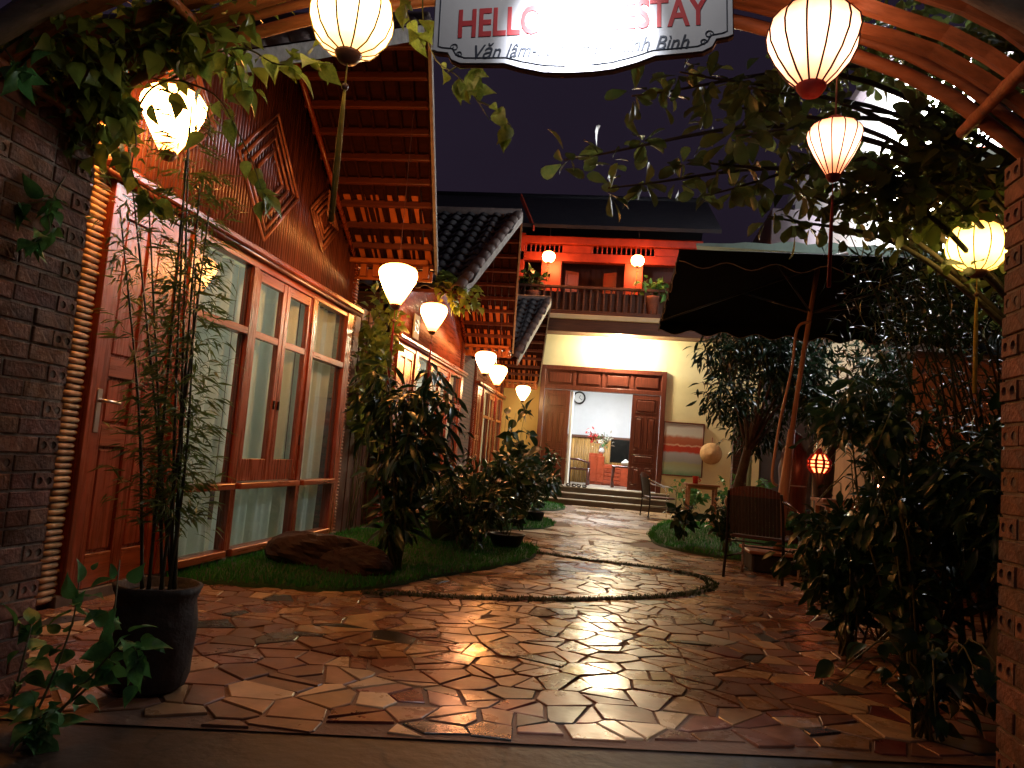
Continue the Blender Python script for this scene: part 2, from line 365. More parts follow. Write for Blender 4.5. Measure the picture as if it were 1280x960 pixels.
# ------------------------------------------------------------------ leaves
def leafshape(kind):
    st = dict(heart=[(0, .05, 0), (.06, .2, .0), (.18, .30, .02), (.34, .325, .03), (.52, .26, .015), (.7, .15, -.03), (.86, .055, -.08), (1, .0, -.16)],
              obov=[(0, .03, 0), (.25, .14, .03), (.55, .26, .04), (.8, .25, .02), (.95, .12, -.02), (1, 0, -.04)],
              lance=[(0, .02, 0), (.2, .09, .05), (.5, .12, .05), (.8, .06, -.04), (1, 0, -.13)],
              thin=[(0, .015, 0), (.35, .065, .03), (1, 0, -.10)],
              oval=[(0, .03, 0), (.3, .2, .03), (.65, .18, .0), (1, 0, -.10)])[kind]
    v = []; f = []
    fold = .28
    rows = []
    for t, w, z in st:
        if w == 0: rows.append((len(v),)); v.append((0, t, z))
        else:
            rows.append((len(v), len(v)+1, len(v)+2)); v += [(-w, t, z+w*fold), (0, t, z), (w, t, z+w*fold)]
    for a, b in zip(rows, rows[1:]):
        if len(b) == 3: f += [(a[0], a[1], b[1], b[0]), (a[1], a[2], b[2], b[1])]
        else: f += [(a[0], a[1], b[0]), (a[1], a[2], b[0])]
    return np.array(v, float), f
LEAF = {k: leafshape(k) for k in ('heart', 'obov', 'lance', 'thin', 'oval')}
def lmesh(kind, m):
    v, f = LEAF[kind]; me = bpy.data.meshes.new(kind+'_leaf'); me.from_pydata(v.tolist(), [], f); me.materials.append(m)
    me.polygons.foreach_set('use_smooth', [True]*len(f)); return me
def unit(a): return a/np.maximum(np.linalg.norm(a, axis=-1, keepdims=True), 1e-9)
def frames(d, nrm):
    d = unit(d); x = unit(np.cross(d, nrm)); z = np.cross(x, d); return x, d, z
def batch(name, m, parent, kind, pos, d, nrm, size, kindtag=None):
    """one crown mesh made of many small separate leaf blades"""
    v, f = LEAF[kind]; x, y, z = frames(d, nrm); n = len(pos)
    pts = pos[:, None, :] + size[:, None, None]*(v[None, :, 0:1]*x[:, None, :] + v[None, :, 1:2]*y[:, None, :] + v[None, :, 2:3]*z[:, None, :])
    pts = pts.reshape(-1, 3) - np.array(org(parent) if parent else (0, 0, 0))[None]
    tri = [];
    for q in f:
        tri.append(q[:3])
        if len(q) == 4: tri.append((q[0], q[2], q[3]))
    tri = np.array(tri); idx = (tri[None] + (np.arange(n)*len(v))[:, None, None]).reshape(-1)
    me = bpy.data.meshes.new(name); me.vertices.add(len(pts)); me.vertices.foreach_set('co', pts.astype(np.float32).ravel())
    nf = len(idx)//3; me.loops.add(len(idx)); me.loops.foreach_set('vertex_index', idx.astype(np.int32)); me.polygons.add(nf)
    me.polygons.foreach_set('loop_start', (np.arange(nf)*3).astype(np.int32)); me.materials.append(m); me.update(calc_edges=True); me.validate()
    o = link(bpy.data.objects.new(name, me))
    if parent: o.parent = parent
    if kindtag: o['kind'] = kindtag
    return o
def leafobjs(me, parent, pos, d, nrm, size, name='leaf'):
    x, y, z = frames(np.array(d, float), np.array(nrm, float)); oo = np.array(org(parent))
    for i in range(len(pos)):
        o = link(bpy.data.objects.new(name, me)); o.parent = parent; s = size[i]; p = pos[i]-oo
        o.matrix_local = Matrix(((x[i][0]*s, y[i][0]*s, z[i][0]*s, p[0]), (x[i][1]*s, y[i][1]*s, z[i][1]*s, p[1]), (x[i][2]*s, y[i][2]*s, z[i][2]*s, p[2]), (0, 0, 0, 1)))
def rdir(n, down=0., spread=1.):
    d = rng.normal(size=(n, 3))*spread; d[:, 2] -= down; return unit(d)
def upn(n, j=.5): return unit(np.array([[0, 0, 1.]]) + rng.normal(size=(n, 3))*j)
def curve(pts, n=40):
    P = [np.array(p, float) for p in pts]; P = [2*P[0]-P[1]]+P+[2*P[-1]-P[-2]]; out = []
    segs = len(P)-3
    for i in range(n):
        t = i/(n-1)*segs; k = min(int(t), segs-1); u = t-k; a, b, c, d = P[k:k+4]
        out.append(.5*((2*b)+(-a+c)*u+(2*a-5*b+4*c-d)*u*u+(-a+3*b-3*c+d)*u**3))
    return np.array(out)

# ------------------------------------------------------------------ ground, paving, lawns
def sheet(name, m, x0, x1, y0, y1, z, label=None):
    o = MB().add([(x0, y0, z), (x1, y0, z), (x1, y1, z), (x0, y1, z)], [(0, 1, 2, 3)]).build(name, m); return struct(o, label)
sheet('ground', M['soil'], -300, 300, -300, 400, -.03)
sheet('entrance_apron', M['apron'], -6, 5, -6, 4.4, -.006)
EDGE = lambda x: 3.03+.234*x
paving = struct(MB().add([(-3.12, EDGE(-3.12)-.05, 0), (4.2, EDGE(4.2)-.05, 0), (4.2, 18.62, 0), (-3.12, 18.62, 0)], [(0, 1, 2, 3)]).build('courtyard_paving', M['joint']))
paving['_o'] = (0, 0, 0)
LAWNS = [
 [(-3.09, 4.95), (-2.57, 5.10), (-1.9, 5.28), (-1.62, 5.75), (-1.36, 6.5), (-1.02, 7.3), (-.84, 8.1), (-.92, 8.9), (-1.3, 9.5), (-2.1, 9.8), (-3.09, 9.85)],
 [(-3.09, 10.7), (-1.8, 10.75), (-1.2, 11.3), (-.98, 12.2), (-1.08, 12.9), (-1.5, 13.5), (-3.09, 13.9)],
 [(-3.09, 15.2), (-1.7, 15.3), (-1.2, 16.2), (-1.15, 17.2), (-1.6, 18.3), (-3.09, 18.4)],
 [(.50, 11.9), (.60, 10.7), (1.15, 9.95), (1.9, 9.65), (3.6, 9.6), (3.9, 12), (3.7, 15.6), (1.3, 15.6), (.85, 14.6), (.62, 13.2)]]
def smooth_poly(p, n=60): return [tuple(q[:2]) for q in curve([(x, y, 0) for x, y in p+[p[0]]], n)][:-1]
def inpoly(pts, poly):
    x, y = pts[:, 0], pts[:, 1]; r = np.zeros(len(pts), bool); j = len(poly)-1
    for i in range(len(poly)):
        xi, yi = poly[i]; xj, yj = poly[j]
        c = ((yi > y) != (yj > y)) & (x < (xj-xi)*(y-yi)/((yj-yi) or 1e-9)+xi); r ^= c; j = i
    return r
def grass(name, poly, dens, z, h, label):
    P = np.array(poly); a, b = P.min(0), P.max(0); n = int(dens*np.prod(b-a)); p = rng.uniform(a, b, (n, 2)); p = p[inpoly(p, poly)]; n = len(p); p = p+rng.normal(0, .022 if 'groove' not in name else .008, p.shape)
    base = np.c_[p, np.full(n, z)]; ang = rng.uniform(0, 6.28, n); w = .0045*(1+rng.random(n)); s = np.c_[np.cos(ang), np.sin(ang), np.zeros(n)]*w[:, None]
    tip = base + np.c_[rng.normal(0, .012, (n, 2)), h*(.5+rng.random(n))]
    v = np.stack([base-s, base+s, tip], 1).reshape(-1, 3)
    me = bpy.data.meshes.new(name); me.vertices.add(3*n); me.vertices.foreach_set('co', v.astype(np.float32).ravel()); me.loops.add(3*n)
    me.loops.foreach_set('vertex_index', np.arange(3*n, dtype=np.int32)); me.polygons.add(n); me.polygons.foreach_set('loop_start', (np.arange(n)*3).astype(np.int32))
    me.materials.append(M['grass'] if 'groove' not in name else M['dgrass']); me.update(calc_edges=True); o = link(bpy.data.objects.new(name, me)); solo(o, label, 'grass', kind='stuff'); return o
lawnpolys = []
for i, p in enumerate(LAWNS):
    sp = smooth_poly(p); sp = [(max(x, -3.09), y) for x, y in sp]; lawnpolys.append(sp)
    cx, cy = np.mean(sp, 0); b = MB(); n = len(sp)
    v = [(x, y, .001) for x, y in sp] + [(cx+(x-cx)*.99, cy+(y-cy)*.99, .028) for x, y in sp] + [(cx+(x-cx)*.9, cy+(y-cy)*.9, .05) for x, y in sp] + [(cx, cy, .06)]
    f = [(r*n+k, r*n+(k+1) % n, (r+1)*n+(k+1) % n, (r+1)*n+k) for r in (0, 1) for k in range(n)] + [(2*n+k, 2*n+(k+1) % n, 3*n) for k in range(n)]
    struct(b.add(v, f).build('lawn', M['lawn'], smooth=True))
    grass('lawn_grass', sp, (2600, 1600, 1000, 1300)[i], .03, (.045, .05, .05, .05)[i],
          ('short green grass of the lawn before the first bungalow', 'short green grass of the lawn before the second bungalow',
           'short green grass beside the entrance steps', 'short green grass around the parasol and its trees')[i])
ring = curve([(-1.75, 5.33, 0), (-1.45, 5.42, 0), (-.94, 5.56, 0), (-.26, 5.92, 0), (.45, 6.5, 0), (.88, 7.2, 0), (.88, 7.85, 0), (.5, 8.2, 0), (-.05, 8.3, 0), (-.5, 8.42, 0), (-.86, 8.6, 0)], 90)
RW = .05
ringl = []; ringr = []
for i in range(len(ring)):
    t = unit(ring[min(i+1, 89)]-ring[max(i-1, 0)]); nrm = np.array([-t[1], t[0], 0]); ringl.append(ring[i]+nrm*RW); ringr.append(ring[i]-nrm*RW)
b = MB(); nr = len(ring)
b.add([(p[0], p[1], .002) for p in ringl]+[(p[0], p[1], .026) for p in ring]+[(p[0], p[1], .002) for p in ringr],
      [(r*nr+k, r*nr+k+1, (r+1)*nr+k+1, (r+1)*nr+k) for r in (0, 1) for k in range(nr-1)])
struct(b.build('turf_groove', M['soil'], smooth=True))
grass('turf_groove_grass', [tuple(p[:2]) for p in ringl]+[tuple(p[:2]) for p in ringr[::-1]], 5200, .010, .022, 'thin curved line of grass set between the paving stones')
# crazy paving: irregular stones cut from the cells around scattered seed points
def clip(poly, px, py, nx, ny):
    out = []
    for i in range(len(poly)):
        a, c = poly[i-1], poly[i]; da = (a[0]-px)*nx+(a[1]-py)*ny; dc = (c[0]-px)*nx+(c[1]-py)*ny
        if (da <= 0) != (dc <= 0):
            t = da/(da-dc); out.append((a[0]+(c[0]-a[0])*t, a[1]+(c[1]-a[1])*t))
        if dc <= 0: out.append(c)
    return out
def area(p): return abs(sum(p[i-1][0]*p[i][1]-p[i][0]*p[i-1][1] for i in range(len(p))))/2
seeds = []
def scatter(x0, x1, y0, y1, dmin, tries, sx=1.):
    loc = []
    for _ in range(tries):
        q = (rng.uniform(x0, x1), rng.uniform(y0, y1)); dm = dmin*rng.choice([.75, 1, 1.3])
        if all(((q[0]-s[0])/sx)**2+(q[1]-s[1])**2 > dm*dm for s in loc): loc.append(q)
    seeds.extend((x, y, sx) for x, y in loc)
scatter(-3.1, 2.6, 2.3, 9.6, .192, 11000)
scatter(-3.1, 4.2, 9.85, 18.6, .62, 1500, 1.5)
SE = np.array(seeds); stones = []
for i, (x, y, sx) in enumerate(seeds):
    g = .007 if y < 9.7 else .03
    poly = [(x-1.4, y-1.2), (x+1.4, y-1.2), (x+1.4, y+1.2), (x-1.4, y+1.2)]
    d = np.hypot(SE[:, 0]-x, SE[:, 1]-y)
    for j in np.argsort(d)[1:26]:
        dx, dy = SE[j, 0]-x, SE[j, 1]-y; l = math.hypot(dx, dy)
        poly = clip(poly, x+dx/2-dx/l*g, y+dy/2-dy/l*g, dx/l, dy/l)
        if len(poly) < 3: break
    for px, py, nx, ny in ((x, EDGE(x)+rng.uniform(-.03, .07), .228+rng.normal(0, .1), -1), (0, 18.55, 0, 1), (-3.1, 0, -1, 0), (4.15, 0, 1, 0)):
        if len(poly) >= 3: poly = clip(poly, px, py, nx, ny)
    # drop slivers of edges
    if len(poly) < 3: continue
    q = [poly[k] for k in range(len(poly)) if math.hypot(poly[k][0]-poly[k-1][0], poly[k][1]-poly[k-1][1]) > .02]
    if len(q) < 3 or area(q) < .006: continue
    c = np.array([[x, y]])
    if any(inpoly(c, lp)[0] for lp in lawnpolys): continue
    # knock the cell into angular pieces
    parts = [q]
    if y < 9.7 and area(q) > .028 and rng.random() < .68:
        cx_, cy_ = np.mean(q, 0)+rng.normal(0, .035, 2); a_ = rng.uniform(0, math.pi); nx, ny = math.cos(a_), math.sin(a_)
        parts = [p_ for p_ in (clip(q, cx_-nx*.008, cy_-ny*.008, nx, ny), clip(q, cx_+nx*.008, cy_+ny*.008, -nx, -ny)) if len(p_) >= 3 and area(p_) > .006]
    for p_ in parts:
        mx_, my_ = np.mean(p_, 0); stones.append((area(p_)/my_**3, mx_, my_, p_))
stones.sort(key=lambda s: -s[0])
vis = [s for s in stones if -3.6 < s[1] < 1.0+.32*s[2]]; rest = [s for s in stones if s not in vis]
rest += vis[300:]; vis = vis[:300]
def stonemesh(b, x, y, q):
    tz = rng.normal(0, .010 if y < 9.7 else .006, 2); z = .006+.004*rng.random()
    k = len(b.v); b.prism([(p[0]+rng.normal(0, .004), p[1]+rng.normal(0, .004)) for p in q], -.004, z, .003)
    b.v[k:] = [(p[0], p[1], p[2]+(tz[0]*(p[0]-x)+tz[1]*(p[1]-y) if p[2] > 0 else 0)) for p in b.v[k:]]
for _, x, y, q in vis:
    b = MB(); stonemesh(b, x, y, q); k = rng.random()
    if 4.2 < y <= 9.7 and abs(x-.1) < .95 and rng.random() < .6: b.build('paving_stone', M[str(rng.choice(['st5', 'st2', 'st6', 'st1'], p=[.3, .25, .25, .2]))], paving); continue  # more pale stones in the middle, imitating light reflected on the paving
    m = M['path'] if y > 9.7 else M['st1'] if k < .58 else M['st2'] if k < .71 else M['st3'] if k < .83 else M['st4'] if k < .90 else M['st5']
    b.build('paving_stone', m, paving)
for nm, cond, m in (('small_paving_stones', lambda s: s[2] <= 9.7, M['st1']), ('far_flagstones', lambda s: s[2] > 9.7, M['path'])):
    b = MB(); mi = []
    for s_ in rest:
        if cond(s_):
            k0 = len(b.f); stonemesh(b, s_[1], s_[2], s_[3]); mi += [int(rng.choice(4, p=[.5, .22, .08, .2]))]*(len(b.f)-k0)
    if b.v:
        o = b.build(nm, m, paving, kind='stuff')
        for q in ((M['st2'], M['st3'], M['st5']) if m == M['st1'] else (M['path'], M['st2'], M['st5'])): o.data.materials.append(q)
        o.data.polygons.foreach_set('material_index', mi)

# far hills against the night sky
hz = curve([(-75, 190, 20), (-58, 190, 34), (-44, 190, 52), (-33, 190, 62), (-24, 190, 60), (-16, 190, 54), (-5, 190, 48), (10, 190, 40), (40, 190, 46), (80, 190, 30)], 60)
b = MB(); n = len(hz); b.add([(p[0], p[1], -1) for p in hz]+[(p[0], p[1]+8, p[2]+rng.normal(0, .6)) for p in hz]+[(p[0], p[1]+60, -1) for p in hz],
   [(r*n+k, r*n+k+1, (r+1)*n+k+1, (r+1)*n+k) for r in (0, 1) for k in range(n-1)]); struct(b.build('hills', M['hill']))

# ------------------------------------------------------------------ bungalows
XF = -3.10
def curtain(b, x, y0, y1, z0, z1, amp=.03, fr=19, ph=0):
    n = max(10, int((y1-y0)*46)); v = []; f = []
    for i in range(n+1):
        y = y0+(y1-y0)*i/n; o = amp*(2*abs(math.sin(y*fr*.7+ph))-1)+amp*.7*math.sin(y*fr*2.1+ph*2+.8*math.sin(y*5))
        v += [(x+o*.7, y, z0), (x+o, y, z1)]
    f = [(2*i, 2*i+2, 2*i+3, 2*i+1) for i in range(n)]; b.add(v, f); return b
def halfstick(b, p0, p1, r, out, n=5):
    """half-round stick from p0 to p1 bulging towards out"""
    p0, p1, out = Vector(p0), Vector(p1), Vector(out); t = (p1-p0).normalized(); s = t.cross(out).normalized(); v = []
    for p in (p0, p1):
        for k in range(n+1):
            a = math.pi*k/n; v.append(p+s*(math.cos(a)*r)+out*(math.sin(a)*r*.8))
    m = n+1; f = [(k, k+1, m+k+1, m+k) for k in range(n)]+[tuple(range(m))[::-1], tuple(range(m, 2*m))]
    return b.add(v, f)
def tile_mesh(m):
    b = MB(); v = []; n = 8; w, l = .215, .27
    for y, z in ((0, .030), (l, .0)):
        for k in range(n+1):
            u = k/n; v.append(((u-.5)*w, y, z+.022*math.sin(u*2*math.pi)))
    v2 = [(x, y, z-.014) for x, y, z in v]; k1 = n+1; N = len(v)
    f = [(k, k+1, k1+k+1, k1+k) for k in range(n)]+[(N+k1+k, N+k1+k+1, N+k+1, N+k) for k in range(n)]
    f += [(N+k, N+k+1, k+1, k) for k in range(n)]+[(0, k1, N+k1, N), (n, N+n, N+k1+n, k1+n)]
    return b.add(v+v2, f).mesh('roof_tile', m, smooth=True)
TILE = tile_mesh(M['tile'])
def cap_mesh():
    b = MB(); v = []; n = 8
    for y, r in ((0, .092), (.27, .078), (.30, .078)):
        for k in range(n+1):
            a = math.pi*k/n; v.append((math.cos(a)*r, y, math.sin(a)*r*.85))
    for y, r in ((0, .075), (.30, .062)):
        for k in range(n+1):
            a = math.pi*k/n; v.append((math.cos(a)*r, y, math.sin(a)*r*.85))
    m = n+1; f = [(i*m+k, i*m+k+1, (i+1)*m+k+1, (i+1)*m+k) for i in (0, 1) for k in range(n)]
    f += [(3*m+k, k, k+1, 3*m+k+1)[::-1] for k in range(n)]
    return b.add(v, f).mesh('verge_tile', M['tileb'], smooth=True)
CAP = cap_mesh()
STICKMESH = None
def bungalow(idx, Y0, Y1, yn, yr, yf, zE, zR, label, tiles):
    s = (Y1-Y0)/4.45; T = lambda t: Y0+t*s
    h = thing('bamboo_bungalow', label, 'bungalow', (XF, Y0, 0), 'bamboo bungalows along the path')
    near = idx == 0
    xr, xe = -1.85, -2.2                                   # verge at the ridge and at the eaves
    roofz = lambda y: zR-(zR-zE)*((y-yr)/(yf-yr) if y > yr else (yr-y)/(yr-yn))
    # walls
    b = MB(); gz = [(T(0), 2.5), (T(0), roofz(T(0))-.06), (yr, zR-.06), (Y1, roofz(Y1)-.06), (Y1, 2.5)]
    v = [(XF-.06, y, z) for y, z in gz]+[(XF-.16, y, z) for y, z in gz]; n = len(gz)
    b.add(v, [tuple(range(n)), tuple(range(n, 2*n))[::-1]]+[(k, (k+1) % n, n+(k+1) % n, n+k) for k in range(n)]); b.build('gable_wall', M['dwood'], h)
    MB().box((-6.3, Y0, -.02), (XF-.02, Y0+.1, zE), .004).build('side_wall', M['pbrick'], h)
    MB().box((-6.3, Y1-.1, -.02), (XF-.02, Y1, zE), .004).build('side_wall', M['pbrick'], h)
    MB().box((-6.3, Y0+.1, -.02), (-6.2, Y1-.1, zE), .004).build('back_wall', M['cream'], h)
    bx('plinth', M['conc'], h, (XF-.1, Y0+.1, -.02), (XF+.04, Y1-.1, .075), .006)
    bx('ceiling', M['cream'], h, (-6.2, Y0+.1, 2.62), (XF-.17, Y1-.1, 2.66), 0)
    bx('floor', M['step'], h, (-6.2, Y0+.1, .02), (XF-.1, Y1-.1, .07), 0)
    # frame
    w, wh = M['wood'], M['woodh']
    ya, yb, yc, yd, ye, yf_, yg = T(.14), T(.20), T(.99), T(1.14), T(1.94), T(3.18), T(4.05)
    top = 2.44
    for y0, y1 in ((ya, yb), (yc, yd), (yg, T(4.22))): bx('post', w, h, (XF-.05, y0, .075), (XF+.05, y1, 2.53))
    for y in (ye, yf_): bx('mullion', w, h, (XF-.045, y-.045, .13), (XF+.045, y+.045, top))
    bx('head_rail', wh, h, (XF-.05, yb, top), (XF+.04, yc, 2.53)); bx('head_rail', wh, h, (XF-.05, yd, top), (XF+.04, yg, 2.53))
    for y0, y1 in ((yd, ye-.045), (ye+.045, yf_-.045), (yf_+.045, yg)):
        bx('window_sill', wh, h, (XF-.05, y0, .615), (XF+.085, y1, .665), .006)
        bx('bottom_rail', wh, h, (XF-.05, y0, .075), (XF+.07, y1, .135), .006)
        bx('lower_pane', M['glass'], h, (XF-.006, y0, .135), (XF, y1, .615), 0)
        curtain(MB(), XF-.13, y0-.02, y1+.02, .10, .62, ph=idx+y0).build('lower_curtain', M['curtain'], h, True)
    for y0, y1 in ((yd, ye-.045), (yf_+.045, yg)):
        bx('transom_bar', wh, h, (XF-.045, y0, 1.87), (XF+.045, y1, 1.93))
        for z0, z1 in ((.665, 1.87), (1.93, top)):
            bx('window_bead', M['dwood'], h, (XF-.02, y0, z0), (XF+.012, y0+.022, z1)); bx('window_bead', M['dwood'], h, (XF-.02, y1-.022, z0), (XF+.012, y1, z1))
            bx('window_pane', M['glass'], h, (XF-.006, y0+.022, z0), (XF, y1-.022, z1), 0)
        curtain(MB(), XF-.12, y0-.03, y1+.03, .6, 2.45, ph=idx*2+y0).build('curtain', M['curtain'], h, True)
    yspl = (ye+yf_)/2
    for k, (y0, y1) in enumerate(((ye+.045, yspl), (yspl, yf_-.045))):
        c = bx('casement', w, h, (XF-.02, y0+.004, .675), (XF+.03, y0+.075, top-.006))
        bx('stile', w, c, (XF-.02, y1-.075, .675), (XF+.03, y1-.004, top-.006))
        for z0, z1, m in ((.675, .86, w), (1.87, 1.93, wh), (top-.09, top-.006, wh)): bx('rail', m, c, (XF-.018, y0+.075, z0), (XF+.027, y1-.075, z1))
        bx('pane', M['glass'], c, (XF, y0+.075, .86), (XF+.006, y1-.075, 1.87), 0); bx('pane', M['glass'], c, (XF, y0+.075, 1.93), (XF+.006, y1-.075, top-.09), 0)
        if near:
            bx('latch', M['dmetal'], c, (XF+.03, (y1-.06 if k == 0 else y0+.03), 1.30), (XF+.045, (y1-.04 if k == 0 else y0+.05), 1.38))
            for z in (1.0, 2.1): bx('hinge', M['dmetal'], c, (XF+.028, (y0-.005 if k == 0 else y1-.012), z), (XF+.04, (y0+.012 if k == 0 else y1+.005), z+.1))
    curtain(MB(), XF-.12, ye, yf_, .6, 2.45, ph=idx*3+1).build('curtain', M['curtain'], h, True)
    # door
    d0, d1 = yb, yc
    d = bx('door', w, h, (XF-.03, d0+.006, .08), (XF+.005, d1-.006, top-.006))
    for y0, y1 in ((d0+.006, d0+.11), (d1-.11, d1-.006), ((d0+d1)/2-.05, (d0+d1)/2+.05)): bx('stile', w, d, (XF+.005, y0, .08), (XF+.028, y1, top-.006))
    ym = (d0+d1)/2
    for z0, z1 in ((.08, .28), (.92, 1.05), (1.34, 1.46), (top-.12, top-.006)):
        bx('rail', wh, d, (XF+.005, d0+.11, z0), (XF+.027, ym-.05, z1)); bx('rail', wh, d, (XF+.005, ym+.05, z0), (XF+.027, d1-.11, z1))
    for y0, y1 in ((d0+.11, ym-.05), (ym+.05, d1-.11)):
        for z0, z1 in ((.28, .92), (1.05, 1.34), (1.46, top-.12)): MB().box((XF+.002, y0+.018, z0+.018), (XF+.02, y1-.018, z1-.018), .014).build('door_panel', w, d)
    if near:
        hd = bx('handle', M['metal'], d, (XF+.028, d0+.03, 1.0), (XF+.036, d0+.075, 1.26), .004)
        MB().tube([(XF+.03, d0+.05, 1.19), (XF+.075, d0+.05, 1.19), (XF+.085, d0+.07, 1.19), (XF+.085, d0+.17, 1.185)], .011, 8).build('lever', M['metal'], d, True)
        for k in range(3): MB().lathe([(.012, 0), (.012, .004)], 8, (0, 0, 0)).build('key_hole', M['dmetal'], d).matrix_local = Matrix.Translation(Vector((XF+.037, d0+.052, 1.04+k*.035))-org(h)) @ Matrix.Rotation(R_(90), 4, 'Y')
    # ledge above the windows
    bx('ledge', wh, h, (XF-.04, T(.02), 2.53), (XF+.11, T(4.36), 2.585), .012)
    MB().tube([(XF+.07, T(.02), 2.515), (XF+.07, T(4.36), 2.515)], .022, 8).build('ledge_moulding', M['dwood'], h, True)
    # vertical bamboo on the gable
    np_ = 98 if near else 64; pitch = (Y1-Y0-.05)/np_
    if idx < 2:
        for k in range(np_):
            y = Y0+.03+pitch*(k+.5); zt = roofz(y)-.05
            if zt < 2.63: continue
            b = MB(); halfstick(b, (XF-.06, y, 2.585), (XF-.06+rng.normal(0, .002), y, zt), pitch*.47, (1, 0, 0), 5 if near else 4); b.build('bamboo_slat', M['bamb'] if near else M['woodh'], h, True)
    else:
        b = MB()
        for k in range(np_):
            y = Y0+.03+pitch*(k+.5); halfstick(b, (XF-.06, y, 2.585), (XF-.06, y, roofz(y)-.05), pitch*.47, (1, 0, 0), 3)
        b.build('bamboo_cladding', M['woodh'], h, True, kind='stuff')
    # diamonds of split bamboo
    if near:
        for cy, cz, hy, hz_ in ((yr, 3.29, .56, .57), (T(3.34), 3.30, .36, .33), (T(.86), 3.30, .36, .33)):
            for q in (1, .84, .62, .40):
                pts = [(cy-hy*q, cz), (cy, cz+hz_*q), (cy+hy*q, cz), (cy, cz-hz_*q)]
                for k in range(4):
                    a, c = pts[k], pts[(k+1) % 4]; b = MB(); halfstick(b, (XF-.028, *a), (XF-.028, *c), .015, (1, 0, 0), 4); b.build('diamond_batten', M['battn'], h, True)
    # rake battens
    for a, c in ((yr, Y1-.02), (yr, Y0+.02)):
        MB().tube([(XF+.0, a, roofz(a)-.07), (XF+.0, c, roofz(c)-.07)], .028, 8).build('rake_batten', M['wood'], h, True)
    # corner strips of short sticks
    global STICKMESH
    if STICKMESH is None: STICKMESH = MB().tube([(0, -.065, 0), (0, -.02, .002), (0, .065, 0)], [.015, .0165, .0145], 7).mesh('bamboo_stub', M['bambl'], smooth=True)
    for yy, wd in ((T(.06), .13), (T(4.30), .13)):
        bx('corner_board', M['dwood'], h, (XF-.05, yy-.07, .03), (XF-.005, yy+.07, zE+.05))
        zs = np.arange(.06, zE+.02, .0372)
        if near and yy < T(1):
            for z in zs:
                o = link(bpy.data.objects.new('bamboo_stub', STICKMESH)); o.parent = h
                o.location = Vector((XF+.006, yy+rng.normal(0, .006), z))-org(h); o.rotation_euler = (rng.normal(0, .035), rng.uniform(0, 6), 0)
        else:
            b = MB(); [b.tube([(XF+.006, yy-.06, z), (XF+.006, yy+.06, z)], .0155, 6) for z in zs]; b.build('stub_column', M['woodh'], h, True, kind='stuff')
    # roof
    xb = -6.4
    for sgn, ye_ in ((-1, yn), (1, yf)):
        q = [(xr, yr, zR), (xb, yr, zR), (xb, ye_, zE), (xe, ye_, zE)]
        if sgn > 0: q = q[::-1]
        rf = MB().slab(q, .05).build('roof', M['soffit'], h, label='roof slope with dark boards and purlins beneath')
        run = abs(ye_-yr)
        n = 9
        for k in range(n+1):
            t = (k+.35)/(n+.6); y = yr+(ye_-yr)*t; z = zR+(zE-zR)*t; xv = xr+(xe-xr)*t
            if sgn > 0 or near: bx('purlin', M['purl'], rf, (XF-.1, y-.028, z-.075), (xv-.01, y+.028, z-.006), .008)
        if sgn > 0 or near:
            for k in range(9 if sgn > 0 else 26):                     # rafters and, towards the gate, thin battens
                m_ = 8 if sgn > 0 else 25; u = k/m_
                f0 = Vector((XF+.03+(xr-.05-XF)*u, yr, zR)); f1 = Vector((XF+.03+(xe-.05-XF)*u, ye_, zE))
                MB().tube([f0-Vector((0, 0, .02)), f1-Vector((0, 0, .02))], .02 if sgn > 0 else .016, 6).build('rafter' if sgn > 0 else 'batten', M['soffit'] if sgn > 0 else M['bambl'], rf, True)
            if sgn > 0:
                bx('eave_beam', M['eave'], rf, (XF-.06, ye_-.2, zE-.01), (xe-.04, ye_-.13, zE+.04)); bx('eave_board', M['eave'], rf, (XF-.06, ye_-.03, zE-.17), (xe-.02, ye_+.0, zE-.05))
                for r_ in range(2):
                    for k in range(6):
                        t0_, t1_ = 1-.20*(r_+1)+.03, 1-.20*r_-.015; ya_, yb_ = yr+(ye_-yr)*t0_, yr+(ye_-yr)*t1_; za_, zb_ = zR+(zE-zR)*t0_-.012, zR+(zE-zR)*t1_-.012
                        x0_ = XF+.06+k*.148; MB().slab([(x0_, ya_, za_), (x0_, yb_, zb_), (x0_+.085, yb_, zb_), (x0_+.085, ya_, za_)], .012).build('eave_panel', M['eave'], rf)
                for k in range(6): bx('eave_block', M['eave'], rf, (XF+.06+k*.145, ye_-.12, zE-.15), (XF+.13+k*.145, ye_-.05, zE-.012))
        # verge board and cap tiles
        f0, f1 = Vector((xr, yr, zR)), Vector((xe, ye_, zE))
        MB().slab([f0+Vector((0, 0, -.08)), f1+Vector((0, 0, -.08)), f1+Vector((0, 0, .05)), f0+Vector((0, 0, .05))][::1 if sgn > 0 else -1], .03).build('verge_board', M['verge'], rf)
        L_ = (f1-f0).length; nt_ = int(L_/.27); dirv = (f0-f1).normalized(); xax = Vector((1, 0, 0)); zax = xax.cross(dirv).normalized(); zax = zax if zax.z > 0 else -zax; xax = dirv.cross(zax)
        for k in range(nt_+1):
            o = sub(CAP, 'verge_tile', rf); p = f1+dirv*(L_*k/(nt_+1))+zax*.055-org(h)+Vector((-.115 if sgn > 0 else -.05, 0, 0))
            o.matrix_local = Matrix(((xax.x, dirv.x, zax.x, p.x), (xax.y, dirv.y, zax.y, p.y), (xax.z, dirv.z, zax.z, p.z), (0, 0, 0, 1)))
